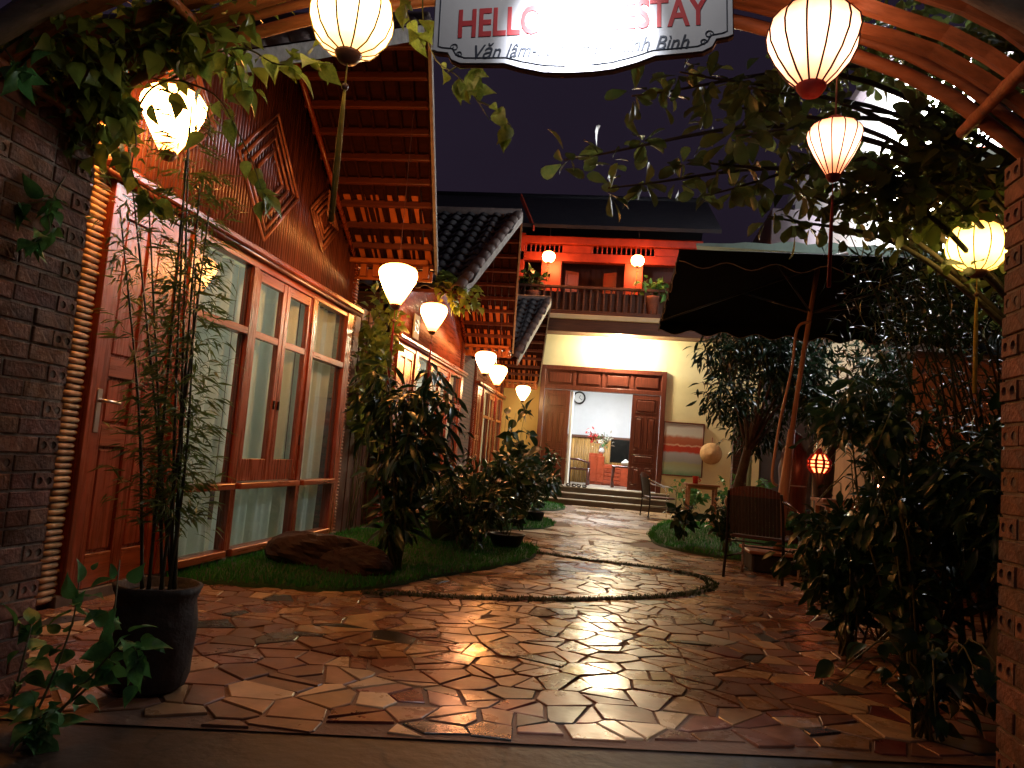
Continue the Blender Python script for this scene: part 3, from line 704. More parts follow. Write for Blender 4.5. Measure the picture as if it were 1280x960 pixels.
        # tiles on the slope that faces the gate
        if sgn < 0 and tiles:
            sl = (Vector((0, yr, zR))-Vector((0, ye_, zE))); L2 = sl.length; sl.normalize(); zz = Vector((1, 0, 0)).cross(sl); zz.normalize()
            b = MB()
            for r in range(int(L2/.235)+1):
                c0 = Vector((0, ye_, zE))+sl*(r*.235)+zz*.055; t = 1-r*.235/L2; xv = xr+(xe-xr)*t
                for k in range(20):
                    x = -1.98-.215*k-(.0 if r % 2 else 0)
                    if x > xv-.02: continue
                    if k < 10:
                        o = sub(TILE, 'roof_tile', rf); p = Vector((x, c0.y, c0.z))-org(h)+zz*rng.normal(0, .003)
                        o.matrix_local = Matrix(((1, sl.x, zz.x, p.x), (0, sl.y, zz.y, p.y), (0, sl.z, zz.z, p.z), (0, 0, 0, 1)))
    # ridge cap
    b = MB(); b.tube([(xr, yr, zR+.06), (xb, yr, zR+.06)], .09, 8); b.build('ridge_cap', M['tileb'], h, True)
    # added unseen lamp behind the curtains, making them glow from inside
    li = bpy.data.lights.new('curtain_glow_light', 'POINT'); li.energy = (42, 110, 80)[idx]; li.color = (.94, 1, .92) if idx == 0 else (1, .93, .85); li.shadow_soft_size = .15
    lo = link(bpy.data.objects.new('curtain_glow_light', li)); lo.location = Vector((-4.6, (Y0+Y1)/2, 2.3))-org(h); lo.parent = h
    return h
H1 = bungalow(0, 3.85, 8.32, 3.72, 5.98, 8.22, 3.10, 4.62, 'bamboo clad bungalow with diamond battens on its gable beside the gate', False)
H2 = bungalow(1, 9.72, 14.42, 9.62, 12.0, 14.5, 3.12, 4.95, 'orange wooden bungalow with a number plate above its windows', True)
H3 = bungalow(2, 15.62, 19.45, 15.2, 17.5, 19.42, 2.98, 4.72, 'last wooden bungalow, next to the yellow house', True)
plate = bx('number_plate', M['cream'], H2, (XF+.0, 10.62, 2.66), (XF+.02, 10.92, 3.02), .006)
def text(body, m, parent, size, loc, rot, name, ext=.002, shear=0., width=0., bold=0., align='CENTER'):
    c = bpy.data.curves.new(name, 'FONT'); c.body = body; c.size = size; c.extrude = ext; c.shear = shear; c.offset = bold
    c.align_x = align; c.align_y = 'CENTER'; c.resolution_u = 3
    o = bpy.data.objects.new(name, c); COL.objects.link(o)
    me = bpy.data.meshes.new_from_object(o.evaluated_get(bpy.context.evaluated_depsgraph_get()))
    bpy.data.objects.remove(o); me.materials.clear(); me.materials.append(m)
    xs_ = [v.co.x for v in me.vertices]; sx = width/(max(xs_)-min(xs_)) if width else 1.
    o = link(bpy.data.objects.new(name, me)); o.parent = parent
    o.matrix_local = Matrix.Translation(Vector(loc)-org(parent)) @ rot @ Matrix.Diagonal((sx, 1, 1, 1)); return o
RX = Matrix.Rotation(R_(90), 4, 'X'); RXY = Matrix.Rotation(R_(90), 4, 'Z') @ RX
text('02', M['dwood'], plate, .26, (XF+.024, 10.77, 2.84), RXY, 'number')
# brick walls between the bungalows
solo(bx('brick_wall', M['pbrick'], None, (-3.5, 14.425, -.02), (XF-.03, 15.615, 3.05), .004), 'dark brick wall filling the gap after the second bungalow', 'wall')
w_ = thing('board_fence', 'dark plank fence between the first two bungalows behind the climber', 'fence', (XF, 8.3, 0))
for k in range(11): bx('plank', M['beam'], w_, (-3.32, 8.335+k*.125, -.02), (-3.28+.008*(k % 2), 8.335+k*.125+.118, 2.75), .004)

# ------------------------------------------------------------------ brick gate pillars
def brick_mesh(l, holes):
    """brick whose outer face looks along +X; l is its length along Y"""
    b = MB(); hy, hz, dx = l/2, .030, .05; ch = .003
    if not holes: b.box((-dx, -hy, -hz), (0, hy, hz), ch); return b.mesh('brick', M['brick'])
    for c in (-hy/2, hy/2):
        w = hy/2; n = 8; r = .0155
        rim = [(0, c+w*x, hz*z) for x, z in ((1, 0), (1, 1), (0, 1), (-1, 1), (-1, 0), (-1, -1), (0, -1), (1, -1))]
        o = [(0, c+r*math.cos(k*math.pi/4), r*math.sin(k*math.pi/4)) for k in range(8)]; d = [(-.045, y, z) for _, y, z in o]
        b.add(rim+o+d, [(k, (k+1) % n, n+(k+1) % n, n+k) for k in range(n)]+[(n+k, n+(k+1) % n, 2*n+(k+1) % n, 2*n+k) for k in range(n)]+[tuple(range(2*n, 3*n))])
    v = [(-.05, -hy, -hz), (-.05, hy, -hz), (-.05, hy, hz), (-.05, -hy, hz), (0, -hy, -hz), (0, hy, -hz), (0, hy, hz), (0, -hy, hz)]
    b.add(v, [(0, 1, 5, 4), (1, 2, 6, 5), (2, 3, 7, 6), (3, 0, 4, 7)])
    me = b.mesh('brick', M['brick']); me.materials.append(M['brickd'])
    for i in (16, 33): me.polygons[i].material_index = 1
    return me
BST, BHD, BHF = brick_mesh(.21, False), brick_mesh(.10, True), brick_mesh(.10, False)
def pillar(label, xface, sgn, yend, depth, height):
    t = thing('brick_gate_pillar', label, 'pillar', (xface, yend, 0), 'brick gate pillars')
    bx('mortar_core', M['mortar'], t, (xface-sgn*.007, yend-.006, -.02), (xface-sgn*.42, yend-depth+.006, height-.01), .002)
    nrow = int(height/.0705)
    for r in range(nrow):
        y = yend; k = 0; z = .035+r*.0705
        while y > yend-depth+.04:
            if k == 0: l, me = (.10, BHD if rng.random() < .85 else BHF) if r % 2 else (.21, BST)
            else: l, me = (.21, BST) if rng.random() < .72 else (.10, BHF if rng.random() < .7 else BHD)
            if y-l < yend-depth: l, me = .10, BHF
            o = sub(me, 'brick', t); o.location = Vector((xface+sgn*rng.normal(0, .002), y-l/2, z))-org(t)
            o.rotation_euler = (rng.normal(0, .012), 0, (0 if sgn > 0 else math.pi)+rng.normal(0, .012)); y -= l+.010; k += 1
    return t
PL = pillar('brick gate pillar with creepers, beside the bamboo bungalow', -2.25, 1, 2.80, .85, 2.34)
PR = pillar('brick gate pillar beside the yellow round lantern', 1.185, -1, 2.60, .62, 2.12)

# ------------------------------------------------------------------ bamboo arch over the gate
AX = -.53
def arcz(dx): a = abs(dx); return 2.745-a*a/6.6-(max(0, a-1.4)**2)*.55
ar = thing('bamboo_arch', 'arch of split bamboo laths spanning the two brick pillars', 'arch', (AX, 2.3, 2.2))
xs = np.linspace(-1.98, 1.90, 34)
def lath(y, w, th, m, dz=0., name='lath'):
    b = MB(); v = []; f = []
    for i, d in enumerate(xs):
        z = arcz(d)+dz+.006*math.sin(i*1.7+y*9); yy = y+.012*math.sin(i*.6+y*20)
        s = (arcz(d+.01)-arcz(d-.01))/.02; nx, nz = -s/math.hypot(1, s), 1/math.hypot(1, s)
        bul = th*(1.25 if i % 6 == 0 else 1)
        v += [(AX+d, yy-w/2, z), (AX+d-nx*bul*.9, yy, z-nz*bul*.9), (AX+d, yy+w/2, z), (AX+d+nx*th, yy, z+nz*th)]
    n = len(xs)
    for i in range(n-1):
        for k in range(4): f.append((i*4+k, i*4+(k+1) % 4, (i+1)*4+(k+1) % 4, (i+1)*4+k))
    f += [(0, 1, 2, 3), tuple((n-1)*4+k for k in (3, 2, 1, 0))]
    b.add(v, f).build(name, m, ar)
def culm(path, r, m, name='pole', parent=ar):
    p = curve(path, 24); MB().tube(p, [r*(1.14 if i % 6 == 3 else 1) for i in range(len(p))], 9).build(name, m, parent, True)
culm([(AX+d, 2.62, arcz(d)) for d in xs[::3]], .024, M['arch'])
culm([(AX+d, 2.57, arcz(d)+.035) for d in xs[::3]], .018, M['arch'])
for y, w, m in ((2.47, .085, M['arch']), (2.35, .085, M['arch']), (2.235, .07, M['arch'])): lath(y, w, .012, m)
culm([(AX+d, 2.13, arcz(d)) for d in xs[::3]], .042, M['archg'])
culm([(AX+d, 2.02, arcz(d)+.03) for d in xs[::3]], .022, M['arch'])
for d in (-1.66, -1.1, 1.1, 1.62):
    culm([(AX+d, 2.70, arcz(d)-.045), (AX+d, 2.3, arcz(d)-.035), (AX+d, 1.9, arcz(d)-.045)], .020, M['arch'], 'cross_pole')

# ------------------------------------------------------------------ sign
sg = thing('hanging_sign', 'white scalloped signboard with red and dark lettering hung from the bamboo arch', 'sign', (0, 0, 0))
half = [(.565, .27), (.565, -.07), (.548, -.078), (.505, -.085), (.49, -.115), (.455, -.133), (.39, -.137), (.285, -.142), (.22, -.165), (.13, -.188), (.05, -.195)]
out = half+[(-x, z) for x, z in half[::-1]]; out = out[::-1]
def plate_y(b, poly, y0, y1):
    n = len(poly); b.add([(x, y0, z) for x, z in poly]+[(x, y1, z) for x, z in poly],
        [tuple(range(n))[::-1], tuple(range(n, 2*n))]+[(k, (k+1) % n, n+(k+1) % n, n+k) for k in range(n)]); return b
plate_y(MB(), out, .004, .026).build('rim', M['signe'], sg); plate_y(MB(), [(x*.992, z*.985+.002) for x, z in out], -.004, .003).build('board', M['signw'], sg)
brd = [(x*.955, z*.87+.006) for x, z in half[1:]]; brd = [(.54, .25)]+brd
for s_ in (1, -1): MB().tube([(s_*x, -.006, z) for x, z in brd], .0018, 5).build('border_line', M['signb'], sg)
for s_ in (1, -1):
    for cx, cz, r in ((.475, -.065, .017), (.455, -.095, .013)):
        MB().tube([(s_*(cx+r*(1-t*.7)*math.cos(t*7)), -.006, cz+r*(1-t*.7)*math.sin(t*7)) for t in np.linspace(0, 1, 14)], .0022, 5).build('flourish', M['signb'], sg)
t1 = text('HELLO HOMESTAY', M['signr'], sg, .165, (0, -.0055, .028), RX, 'red_lettering', .0015, bold=.0035, width=.94)
t2 = text('Văn lâm-Ninh Hải-Ninh Bình', M['signb'], sg, .082, (-.005, -.0055, -.092), RX, 'dark_lettering', .0012, shear=.35, bold=.0004, width=.80)
for s_ in (-.45, .45): MB().tube([(s_, .012, .26), (s_*1.0, .012, .4)], .004, 6).build('hanger', M['dmetal'], sg)
pc = at(724, 33, 1.90); sg.location = (pc.x, 1.90, pc.z); sg.rotation_euler = (R_(-4), R_(-3.0), 0); sg.scale = (.70,)*3
# lamp that lights the sign, on an arm in front of and above it
LX, LY, LZ = -.17, 1.52, 2.62
sl_ = thing('sign_lamp', 'small white spotlight on a bracket above the signboard', 'spotlight', (LX, LY, LZ))
MB().tube([(LX, 2.02, 2.78), (LX, 1.9, LZ+.12), (LX, LY+.02, LZ+.07)], .012, 8).build('bracket', M['dmetal'], sl_, True)
MB().lathe([(.02, .07), (.045, .04), (.052, -.03)], 14, (LX, LY, LZ), cap=False).build('shade', M['dmetal'], sl_, True)
MB().lathe([(.002, -.03), (.022, -.02), (.025, .0), (.012, .03)], 12, (LX, LY, LZ)).build('bulb', emit('sign_bulb', (1, .97, .95), 30), sl_, True)
li = bpy.data.lights.new('sign_light', 'SPOT'); li.energy = 150; li.color = (.93, .95, 1); li.spot_size = R_(44); li.spot_blend = 1; li.shadow_soft_size = .03
lo = link(bpy.data.objects.new('sign_light', li)); lo.parent = sl_; p0 = Vector((LX, LY, LZ-.05)); tg = Vector((LX+.0, 1.9, 2.18))
lo.matrix_local = Matrix.Translation(p0-org(sl_)) @ (tg-p0).to_track_quat('-Z', 'Y').to_matrix().to_4x4()
li = bpy.data.lights.new('front_fill', 'POINT'); li.energy = 3.6; li.color = (1, .96, .9); li.shadow_soft_size = .04  # added fill replacing neutral light from behind the camera on leaves and pillar
lo = link(bpy.data.objects.new('front_fill', li)); lo.parent = sl_; lo.location = Vector((0, -.02, -.06))

# ------------------------------------------------------------------ lanterns
PROF = dict(garlic=[(.25, -1.2), (.45, -.86), (.72, -.38), (.93, .08), (1, .36), (.97, .55), (.84, .72), (.58, .83), (.32, .86)],
            round=[(.3, -.86), (.62, -.74), (.86, -.48), (.98, -.16), (1, .08), (.95, .36), (.8, .62), (.55, .8), (.3, .86)],
            onion=[(.3, -.92), (.52, -.72), (.78, -.36), (.95, 0), (1, .28), (.95, .52), (.78, .74), (.5, .86), (.3, .88)])
WARM = (1, .37, .08)
EM = {}
def shade_mat(col, st, R):
    k = (col, st, R)
    if k not in EM: EM[k] = silk('lit_lantern_silk', col, st*1.45, R)
    return EM[k]
def lantern(shape, p, D, cord, col, st, label, ribs=0, rib=None, cap=None, tas=.5, tasm=None, n=24, group='hanging silk lanterns', tube=0.):
    R = D/2; t = thing('silk_lantern', label, 'lantern', p, group); x, y, z = p; pr = PROF[shape]; cap = cap or M['capw']; tasm = tasm or M['tassel']; rib = rib or M['gold']
    def pt(r, zz, a): return (x+R*r*math.cos(a), y+R*r*math.sin(a), z+R*zz)
    nr = ribs or 12; b = MB(); nn = nr*3; v = []; f = []
    for r, zz in pr:
        for k in range(nn):
            a = 2*math.pi*k/nn; q = r*(1 if k % 3 == 0 else .972); v.append(pt(q, zz, a))
    for i in range(len(pr)-1):
        for k in range(nn): f.append((i*nn+k, i*nn+(k+1) % nn, (i+1)*nn+(k+1) % nn, (i+1)*nn+k))
    v = [(x+(q[0]-x)*w_, y+(q[1]-y)*w_, q[2]) for q in v for w_ in [1+.035*noise.noise(((q[0]-x)/R*1.7+x*9, (q[1]-y)/R*1.7, (q[2]-z)/R*1.7))+.012*noise.noise(((q[0]-x)/R*6, (q[1]-y)/R*6, (q[2]-z)/R*9+x*7))]]
    b.add(v, f).build('shade', shade_mat(col, st, R), t, True)
    for k in range(ribs):
        a = 2*math.pi*k/ribs; MB().tube([pt(r*(1.008+.035*noise.noise((r*math.cos(a)*1.7+x*9, r*math.sin(a)*1.7, zz*1.7))), zz, a) for r, zz in pr], R*.024, 5, False).build('rib', rib, t, True)
    zt, zb = z+R*pr[-1][1], z+R*pr[0][1]; rb = pr[0][0]*R; rt = pr[-1][0]*R
    MB().lathe([(rt*1.05, -.012), (rt*1.08, .004), (rt*.8, .018), (rt*.25, .022)], 14, (x, y, zt)).build('top_cap', cap, t, True)
    MB().lathe([(rb*.2, -R*.26), (rb*.7, -R*.22), (rb*1.08, -R*.06), (rb*1.1, .0), (rb*.95, R*.05)], 14, (x, y, zb)).build('bottom_cap', cap, t, True)
    MB().tube([(x, y, zt+.015), (x, y, zt+cord)], max(.003, R*.012), 5).build('cord', M['capw'], t)
    if tas:
        zz = zb-R*.24; MB().tube([(x, y, zz), (x, y, zz-R*.55)], R*.02, 5).build('tassel_cord', tasm, t)
        MB().lathe([(.002, -R*.09), (R*.075, -R*.05), (R*.09, 0), (R*.07, R*.06), (.002, R*.09)], 10, (x, y, zz-R*.6)).build('bead', M['capw'], t, True)
        MB().lathe([(R*.07, -R*1.7*tas*2), (R*.075, -R*1.4*tas), (R*.055, -R*.5*tas), (R*.03, 0)], 9, (x, y, zz-R*.66)).build('tassel', tasm, t, True)
    return t
def lan(px, py, Y, D, **k): return lambda shape, cord, col, st, label, **kk: lantern(shape, tuple(at(px, py, Y)), D, cord, col, st, label, **{**k, **kk})
lan(440, 24, 2.35, .285)('round', .12, (1, .62, .24), 4.0, 'big round cream lantern with a long yellow tassel under the arch', ribs=12, rib=M['gold'], tas=.95)
lan(216, 146, 3.86, .36)('garlic', .26, WARM, 48, 'bulb shaped lantern half hidden by vines before the bamboo bungalow door', tas=0)
lan(497, 352, 6.6, .36)('garlic', 1.55, WARM, 40, 'bulb shaped lantern hanging at the far end of the bamboo gable', tas=1., tasm=M['redc'])
lan(542, 394, 9.6, .36)('garlic', .34, WARM, 32, 'bulb shaped lantern hanging in front of the number plate', tas=1., tasm=M['redc'])
lan(607, 451, 12.5, .36)('garlic', 1.95, (1, .38, .16), 36, 'reddish bulb lantern of a close pair, the one nearer the number plate', tas=.8, tasm=M['redc'])
lan(622, 467, 13.5, .35)('garlic', 1.25, WARM, 36, 'bulb lantern of a close pair, the one nearer the yellow wall', tas=.8, tasm=M['redc'])
lan(654, 490, 18.0, .35)('garlic', 1.75, (1, .66, .28), 30, 'bulb shaped lantern hanging before the yellow wall by the big door', tas=.6)
lan(686, 321, 18.75, .32)('round', .62, (1, .34, .09), 75, 'round lantern on the balcony beside the dark bushy plant', tas=.7)
lan(797, 326, 18.75, .32)('round', .62, (1, .34, .09), 75, 'round lantern on the balcony beside the green balcony plant', tas=.7)
lan(1016, 58, 2.40, .285)('onion', .10, (1, .47, .25), 2.7, 'big lantern with dark red ribs under the bamboo laths', ribs=13, rib=M['ribd'], cap=M['redc'], tas=0)
lan(1043, 181, 2.40, .165)('garlic', .16, (1, .42, .23), 3.2, 'small ribbed lantern hung below the big red ribbed one', ribs=13, rib=M['ribd'], cap=M['redc'], tas=1., tasm=M['redc'])
lan(1222, 309, 4.0, .285)('round', .5, (1, .66, .14), 4, 'round yellow lantern beside the brick gate pillar', ribs=12, rib=M['gold'], tas=1.)

# ------------------------------------------------------------------ main house
YB = 19.5; FZ = .43
mh = thing('main_house', 'yellow two storey house with a dark red panelled door and a red lit balcony', 'house', (-.5, YB, 0))
for nm, m, a, c in (('wall', 'yellow', (-3.1, YB, 0), (-2.15, YB+.2, 4.3)), ('wall', 'cream', (1.05, YB, 0), (3.4, YB+.2, 4.3)), ('wall', 'cream', (-2.15, YB, 3.49), (1.05, YB+.2, 4.3)),
                    ('wall', 'cream', (-2.15, YB, 0), (1.05, YB+.2, FZ-.01)), ('side_wall', 'yellow', (3.2, YB+.2, 0), (3.4, 25, 4.3)), ('side_wall', 'white', (-6, YB+.2, 0), (-5.8, 25, 4.3)),
                    ('back_wall', 'white', (-5.8, 24.0, 0), (3.2, 24.2, 4.3)), ('floor', 'step', (-5.8, YB+.2, FZ-.1), (3.2, 24, FZ-.004)), ('ceiling', 'white', (-5.8, YB+.2, 3.75), (3.2, 24, 3.85)),
                    ('partition', 'white', (-3.1, YB+.2, FZ), (-2.95, 24, 3.75))):
    bx(nm, M[m], mh, a, c, .004)
DW = M['dwood']
for a, c in (((-2.15, YB-.05, FZ), (-2.03, YB+.14, 3.49)), ((.93, YB-.05, FZ), (1.05, YB+.14, 3.49)), ((-2.03, YB-.05, 3.38), (.93, YB+.14, 3.49)), ((-2.03, YB-.04, 2.87), (.93, YB+.13, 2.98))):
    bx('door_frame', DW, mh, a, c, .006)
tp = bx('transom', DW, mh, (-2.03, YB, 2.98), (.93, YB+.05, 3.38))
for k in range(4):
    x0 = -2.03+k*.74; bx('transom_stile', DW, tp, (x0-.03 if k else x0, YB-.02, 2.98), (x0+.045, YB, 3.38)); MB().box((x0+.1, YB-.024, 3.05), (x0+.66, YB+.005, 3.31), .022).build('transom_panel', DW, tp)
def leaf_door(x0, x1, y, parent):
    d = bx('door', DW, parent, (x0, y, FZ+.02), (x1, y+.045, 2.86)); w = x1-x0; s = .085
    rows = [(FZ+.14, 1.02, 2), (1.11, 1.36, 1), (1.46, 2.30, 2), (2.40, 2.76, 1)]
    for z0, z1, n in rows:
        cw = (w-s*(n+1))/n
        for k in range(n):
            xa = x0+s+k*(cw+s)
            for a, c in (((xa, y-.012, z0), (xa+cw, y+.001, z0+.02)), ((xa, y-.012, z1-.02), (xa+cw, y+.001, z1)), ((xa, y-.012, z0+.02), (xa+.02, y+.001, z1-.02)), ((xa+cw-.02, y-.012, z0+.02), (xa+cw, y+.001, z1-.02))):
                bx('moulding', DW, d, a, c, .004)
            MB().box((xa+.05, y-.02, z0+.05), (xa+cw-.05, y+.002, z1-.05), .017).build('door_panel', DW, d)
    return d
leaf_door(-2.02, -1.36, YB-.03, mh); leaf_door(.22, .92, YB-.03, mh)
MB().box((-1.345, YB+.02, FZ+.02), (-1.29, YB+.62, 2.86)).build('folded_door', M['white'], mh)
# brown eave beam, cream band, balcony
bx('eave_beam', M['beam'], mh, (-3.1, YB-.55, 4.30), (3.6, YB+.2, 4.62), .01)
bx('cornice_band', M['cream'], mh, (-3.1, YB-.62, 4.62), (3.6, YB+.2, 4.74), .01)
bx('balcony_floor', M['beam'], mh, (-6, YB-.5, 4.74), (4.2, YB+2.2, 4.86), .01)
for k in range(40): bx('baluster', M['beam'], mh, (-3.05+k*.17, YB-.5, 4.86), (-3.01+k*.17, YB-.45, 5.42))
bx('handrail', M['beam'], mh, (-3.1, YB-.53, 5.42), (3.6, YB-.43, 5.49), .01)
bx('upper_wall', M['dwood'], mh, (-6, YB+2.0, 4.86), (4.2, YB+2.15, 6.9), .004)
bx('parapet_panel', M['beam'], mh, (-3.1, YB-.40, 4.86), (3.6, YB-.37, 5.35))
RWD = M['rwood']
def xz(px, py, Y): p = at(px, py, Y); return p.x, p.z
for a, c in ((676, 701), (780, 803)):
    bx('column', RWD, mh, (xz(a, 350, YB)[0], YB-.1, 4.86), (xz(c, 350, YB)[0], YB+.1, 6.25), .01)
bx('end_pillar', RWD, mh, (xz(645, 320, YB)[0], YB-.12, 4.86), (xz(656, 320, YB)[0], YB+.12, 6.95), .01)
bx('frieze_beam', RWD, mh, (-6, YB-.12, 6.22), (1.75, YB+.1, 6.45), .008); bx('frieze_beam', RWD, mh, (-6, YB-.14, 6.68), (1.75, YB+.1, 6.88), .008)
for k in range(36):
    x = -3.05+k*.125
    if 10 <= k % 19 <= 15: continue
    MB().lathe([(.014, 0), (.024, .06), (.014, .115), (.024, .17), (.014, .23)], 8, (x, YB-.02, 6.45)).build('spindle', RWD, mh, True)
for k0 in (10, 29): MB().box((-3.09+k0*.125, YB-.05, 6.46), (-3.02+(k0+5.6)*.125, YB+.02, 6.67), .012).build('frieze_panel', RWD, mh)
for px0, px1, tl in ((709, 722, .5), (757, 769, -.5)):
    x0, _ = xz(px0, 350, YB+1.2); x1, _ = xz(px1, 350, YB+1.2)
    b = MB(); b.box((-.2, -.02, 0), (.2, .02, 1.35), .004)
    sh = b.build('shutter', RWD, mh)
    for z in (.1, .5, .95): MB().box((-.15, -.035, z), (.15, -.018, z+.3), .01).build('shutter_panel', RWD, sh)
    M4 = Matrix.Translation(Vector(((x0+x1)/2, YB+.9, 4.86))) @ Matrix.Rotation(tl, 4, 'Z'); sh.matrix_local = M4
    for q in [sh]+list(sh.children): q.data.transform(Matrix.Translation(org(mh)))
    sh.matrix_local = Matrix.Translation(-org(mh)) @ M4
    sh.data.transform(Matrix.Identity(4))
b = MB(); b.slab([(-6.5, YB-.9, 6.86), (2.1, YB-.9, 6.86), (2.1, 22.7, 9.0), (-6.5, 22.7, 9.0)], .09); rf = b.build('roof', M['navy'], mh)
MB().slab([(2.1, 22.7, 9.0), (-6.5, 22.7, 9.0), (-6.5, 26, 6.9), (2.1, 26, 6.9)][::-1], .09).build('roof', M['navy'], mh)
MB().tube([(-6.5, 22.7, 9.1), (2.1, 22.7, 9.1)], .11, 8).build('ridge', M['navy'], mh, True)
pa, pb = at(652, 250, YB-.6), at(668, 289, YB-.9)
MB().slab([pa, pb, pb+Vector((0, 0, .16)), pa+Vector((0, 0, .16))], .05).build('gable_trim', RWD, mh)
# porch lamp
pl = thing('porch_lamp', 'bright round porch lamp under the brown beam above the door', 'lamp', tuple(at(776, 430, YB-.3)))
p = at(776, 430, YB-.3); p.z = 4.29
MB().lathe([(.03, -.09), (.09, -.075), (.13, -.03), (.13, 0)], 18, p).build('globe', emit('porch_globe', (1, .92, .70), 40), pl, True)
MB().lathe([(.14, -.02), (.15, 0), (.15, .02)], 18, p).build('rim', M['metal'], pl, True)
li = bpy.data.lights.new('porch_light', 'POINT'); li.energy = 420; li.color = (1, .87, .56); li.shadow_soft_size = .1
lo = link(bpy.data.objects.new('porch_light', li)); lo.parent = pl; lo.location = p+Vector((0, -.05, -.2))-org(pl)
# steps
stp = thing('entrance_steps', 'three wide stone steps leading up to the big open door', 'steps', (-.5, 18.9, 0))
for k in range(3):
    y0 = 18.55+k*.32; z = .143*(k+1)
    bx('riser', M['stepd'], stp, (-2.6, y0, -.01), (1.25, YB+.0-.001*k, z-.03), .003); bx('tread', M['step'], stp, (-2.62, y0-.025, z-.03), (1.27, y0+.34 if k < 2 else YB-.001, z), .006)
# ------------------------------------------------------------------ inside the hall
pn = thing('bamboo_wall_panel', 'golden bamboo wall covering behind the television', 'panelling', (-.6, 23.9, FZ))
ztop = at(750, 548, 23.9).z
for k in range(46): halfstick(MB(), (-2.3+k*.075, 23.98, FZ), (-2.3+k*.075, 23.98, ztop), .036, (0, -1, 0), 4).build('bamboo_slat', M['bamby'], pn, True)
bx('rail', M['beam'], pn, (-2.35, 23.9, ztop), (1.2, 23.99, ztop+.07))
p = at(724, 497, 23.9); ck = thing('wall_clock', 'round wall clock with a dark rim on the white hall wall', 'clock', tuple(p))
def disc_y(r0, r1, y0, y1, c, n=28):
    b = MB(); v = []
    for r, y in ((r0, y0), (r1, y0), (r1, y1), (r0, y1)):
        for k in range(n): a = 6.2832*k/n; v.append((c[0]+r*math.cos(a), y, c[2]+r*math.sin(a)))
    return b.add(v, [(i*n+k, i*n+(k+1) % n, ((i+1) % 4)*n+(k+1) % n, ((i+1) % 4)*n+k) for i in range(4) for k in range(n)])
disc_y(.155, .20, 23.9, 24.0, p).build('rim', M['dmetal'], ck, True); MB().lathe([(.16, 0), (.16, .03)], 28).build('dial', M['clockw'], ck).matrix_local = Matrix.Translation(Vector((0, .08, 0))) @ Matrix.Rotation(R_(90), 4, 'X')
for o in ck.children:
    if o.name.startswith('dial'): o.data.transform(Matrix.Translation(Vector(p)))
for a, l in ((.4, .09), (2.2, .12)): MB().tube([(p.x, 23.93, p.z), (p.x+l*math.sin(a), 23.93, p.z+l*math.cos(a))], .008, 5).build('hand', M['dmetal'], ck)
cb0 = at(737, 602, 22.8); cab = thing('red_cabinet', 'polished red brown cabinet with drawers below the television', 'cabinet', (cb0.x, 22.8, FZ))
x0 = at(735, 590, 22.8).x; x1 = at(800, 590, 22.8).x; xm = at(752, 590, 22.8).x
bx('body', M['redw'], cab, (x0, 22.8, FZ), (xm, 23.4, FZ+.92), .012); bx('body', M['redw'], cab, (xm+.003, 22.85, FZ), (x1, 23.4, FZ+.62), .012)
for k in range(5): bx('drawer', M['redw'], cab, (xm+.05, 22.82, FZ+.05+k*.11), (xm+.55, 22.85, FZ+.14+k*.11), .008)
for k in range(2): bx('cabinet_door', M['redw'], cab, (x0+.05+k*.22, 22.77, FZ+.08), (x0+.24+k*.22, 22.8, FZ+.84), .01)
tv = thing('television', 'flat black television standing on the red cabinet', 'television', (xm, 23, FZ+.62))
a = at(764, 549, 22.95); bx('screen', M['black'], tv, (a.x, 22.98, FZ+.68), (a.x+1.15, 23.03, a.z), .01); bx('stand', M['black'], tv, (a.x+.4, 22.9, FZ+.618), (a.x+.8, 23.1, FZ+.685))
fl = thing('flower_vase', 'white and red flowers on the red cabinet', 'flowers', (x0+.3, 23, FZ+.92))
MB().lathe([(.06, 0), (.1, .08), (.07, .2), (.09, .24)], 14, (x0+.35, 23, FZ+.918)).build('vase', M['clockw'], fl, True)
n = 70; c = np.array([[x0+.38, 22.95, FZ+1.33]])+rng.normal(size=(n, 3))*[.15, .08, .1]; batch('white_petals', M['flower'], fl, 'oval', c, rdir(n), upn(n), np.full(n, .12), 'stuff'); n = 50
c = np.array([[x0+.06, 22.98, FZ+1.42]])+rng.normal(size=(n, 3))*[.09, .06, .09]; batch('red_petals', M['redf'], fl, 'oval', c, rdir(n), upn(n), np.full(n, .12), 'stuff')
n = 30; c = np.array([[x0+.36, 22.9, FZ+1.32]])+rng.normal(size=(n, 3))*[.12, .06, .1]; batch('leaves', M['leafg'], fl, 'oval', c, rdir(n), upn(n), np.full(n, .13), 'stuff')
MB().tube([(x0+.35, 23, FZ+1.1), (x0+.35, 22.97, FZ+1.35)], .03, 6).build('stalks', M['stem'], fl)
ac = at(722, 606, 21.6); wc = thing('carved_armchair', 'dark carved wooden armchair inside the hall', 'chair', (ac.x, 21.6, FZ))
X, Yc = ac.x, 21.6
bx('seat', DW, wc, (X-.3, Yc-.3, FZ+.40), (X+.32, Yc+.3, FZ+.46), .01)
for sx, sy in ((-.27, -.27), (.27, -.27), (-.27, .27), (.27, .27)): MB().tube([(X+sx, Yc+sy, FZ), (X+sx*1.02, Yc+sy, FZ+.2), (X+sx, Yc+sy, FZ+.41)], [.045, .03, .04], 8).build('leg', DW, wc, True)
MB().tube([(X-.28, Yc-.27, FZ+.44), (X-.33, Yc-.27, FZ+.9), (X-.36, Yc-.27, FZ+1.15)], .035, 8).build('back_post', DW, wc, True); MB().tube([(X-.28, Yc+.27, FZ+.44), (X-.33, Yc+.27, FZ+.9), (X-.36, Yc+.27, FZ+1.15)], .035, 8).build('back_post', DW, wc, True)
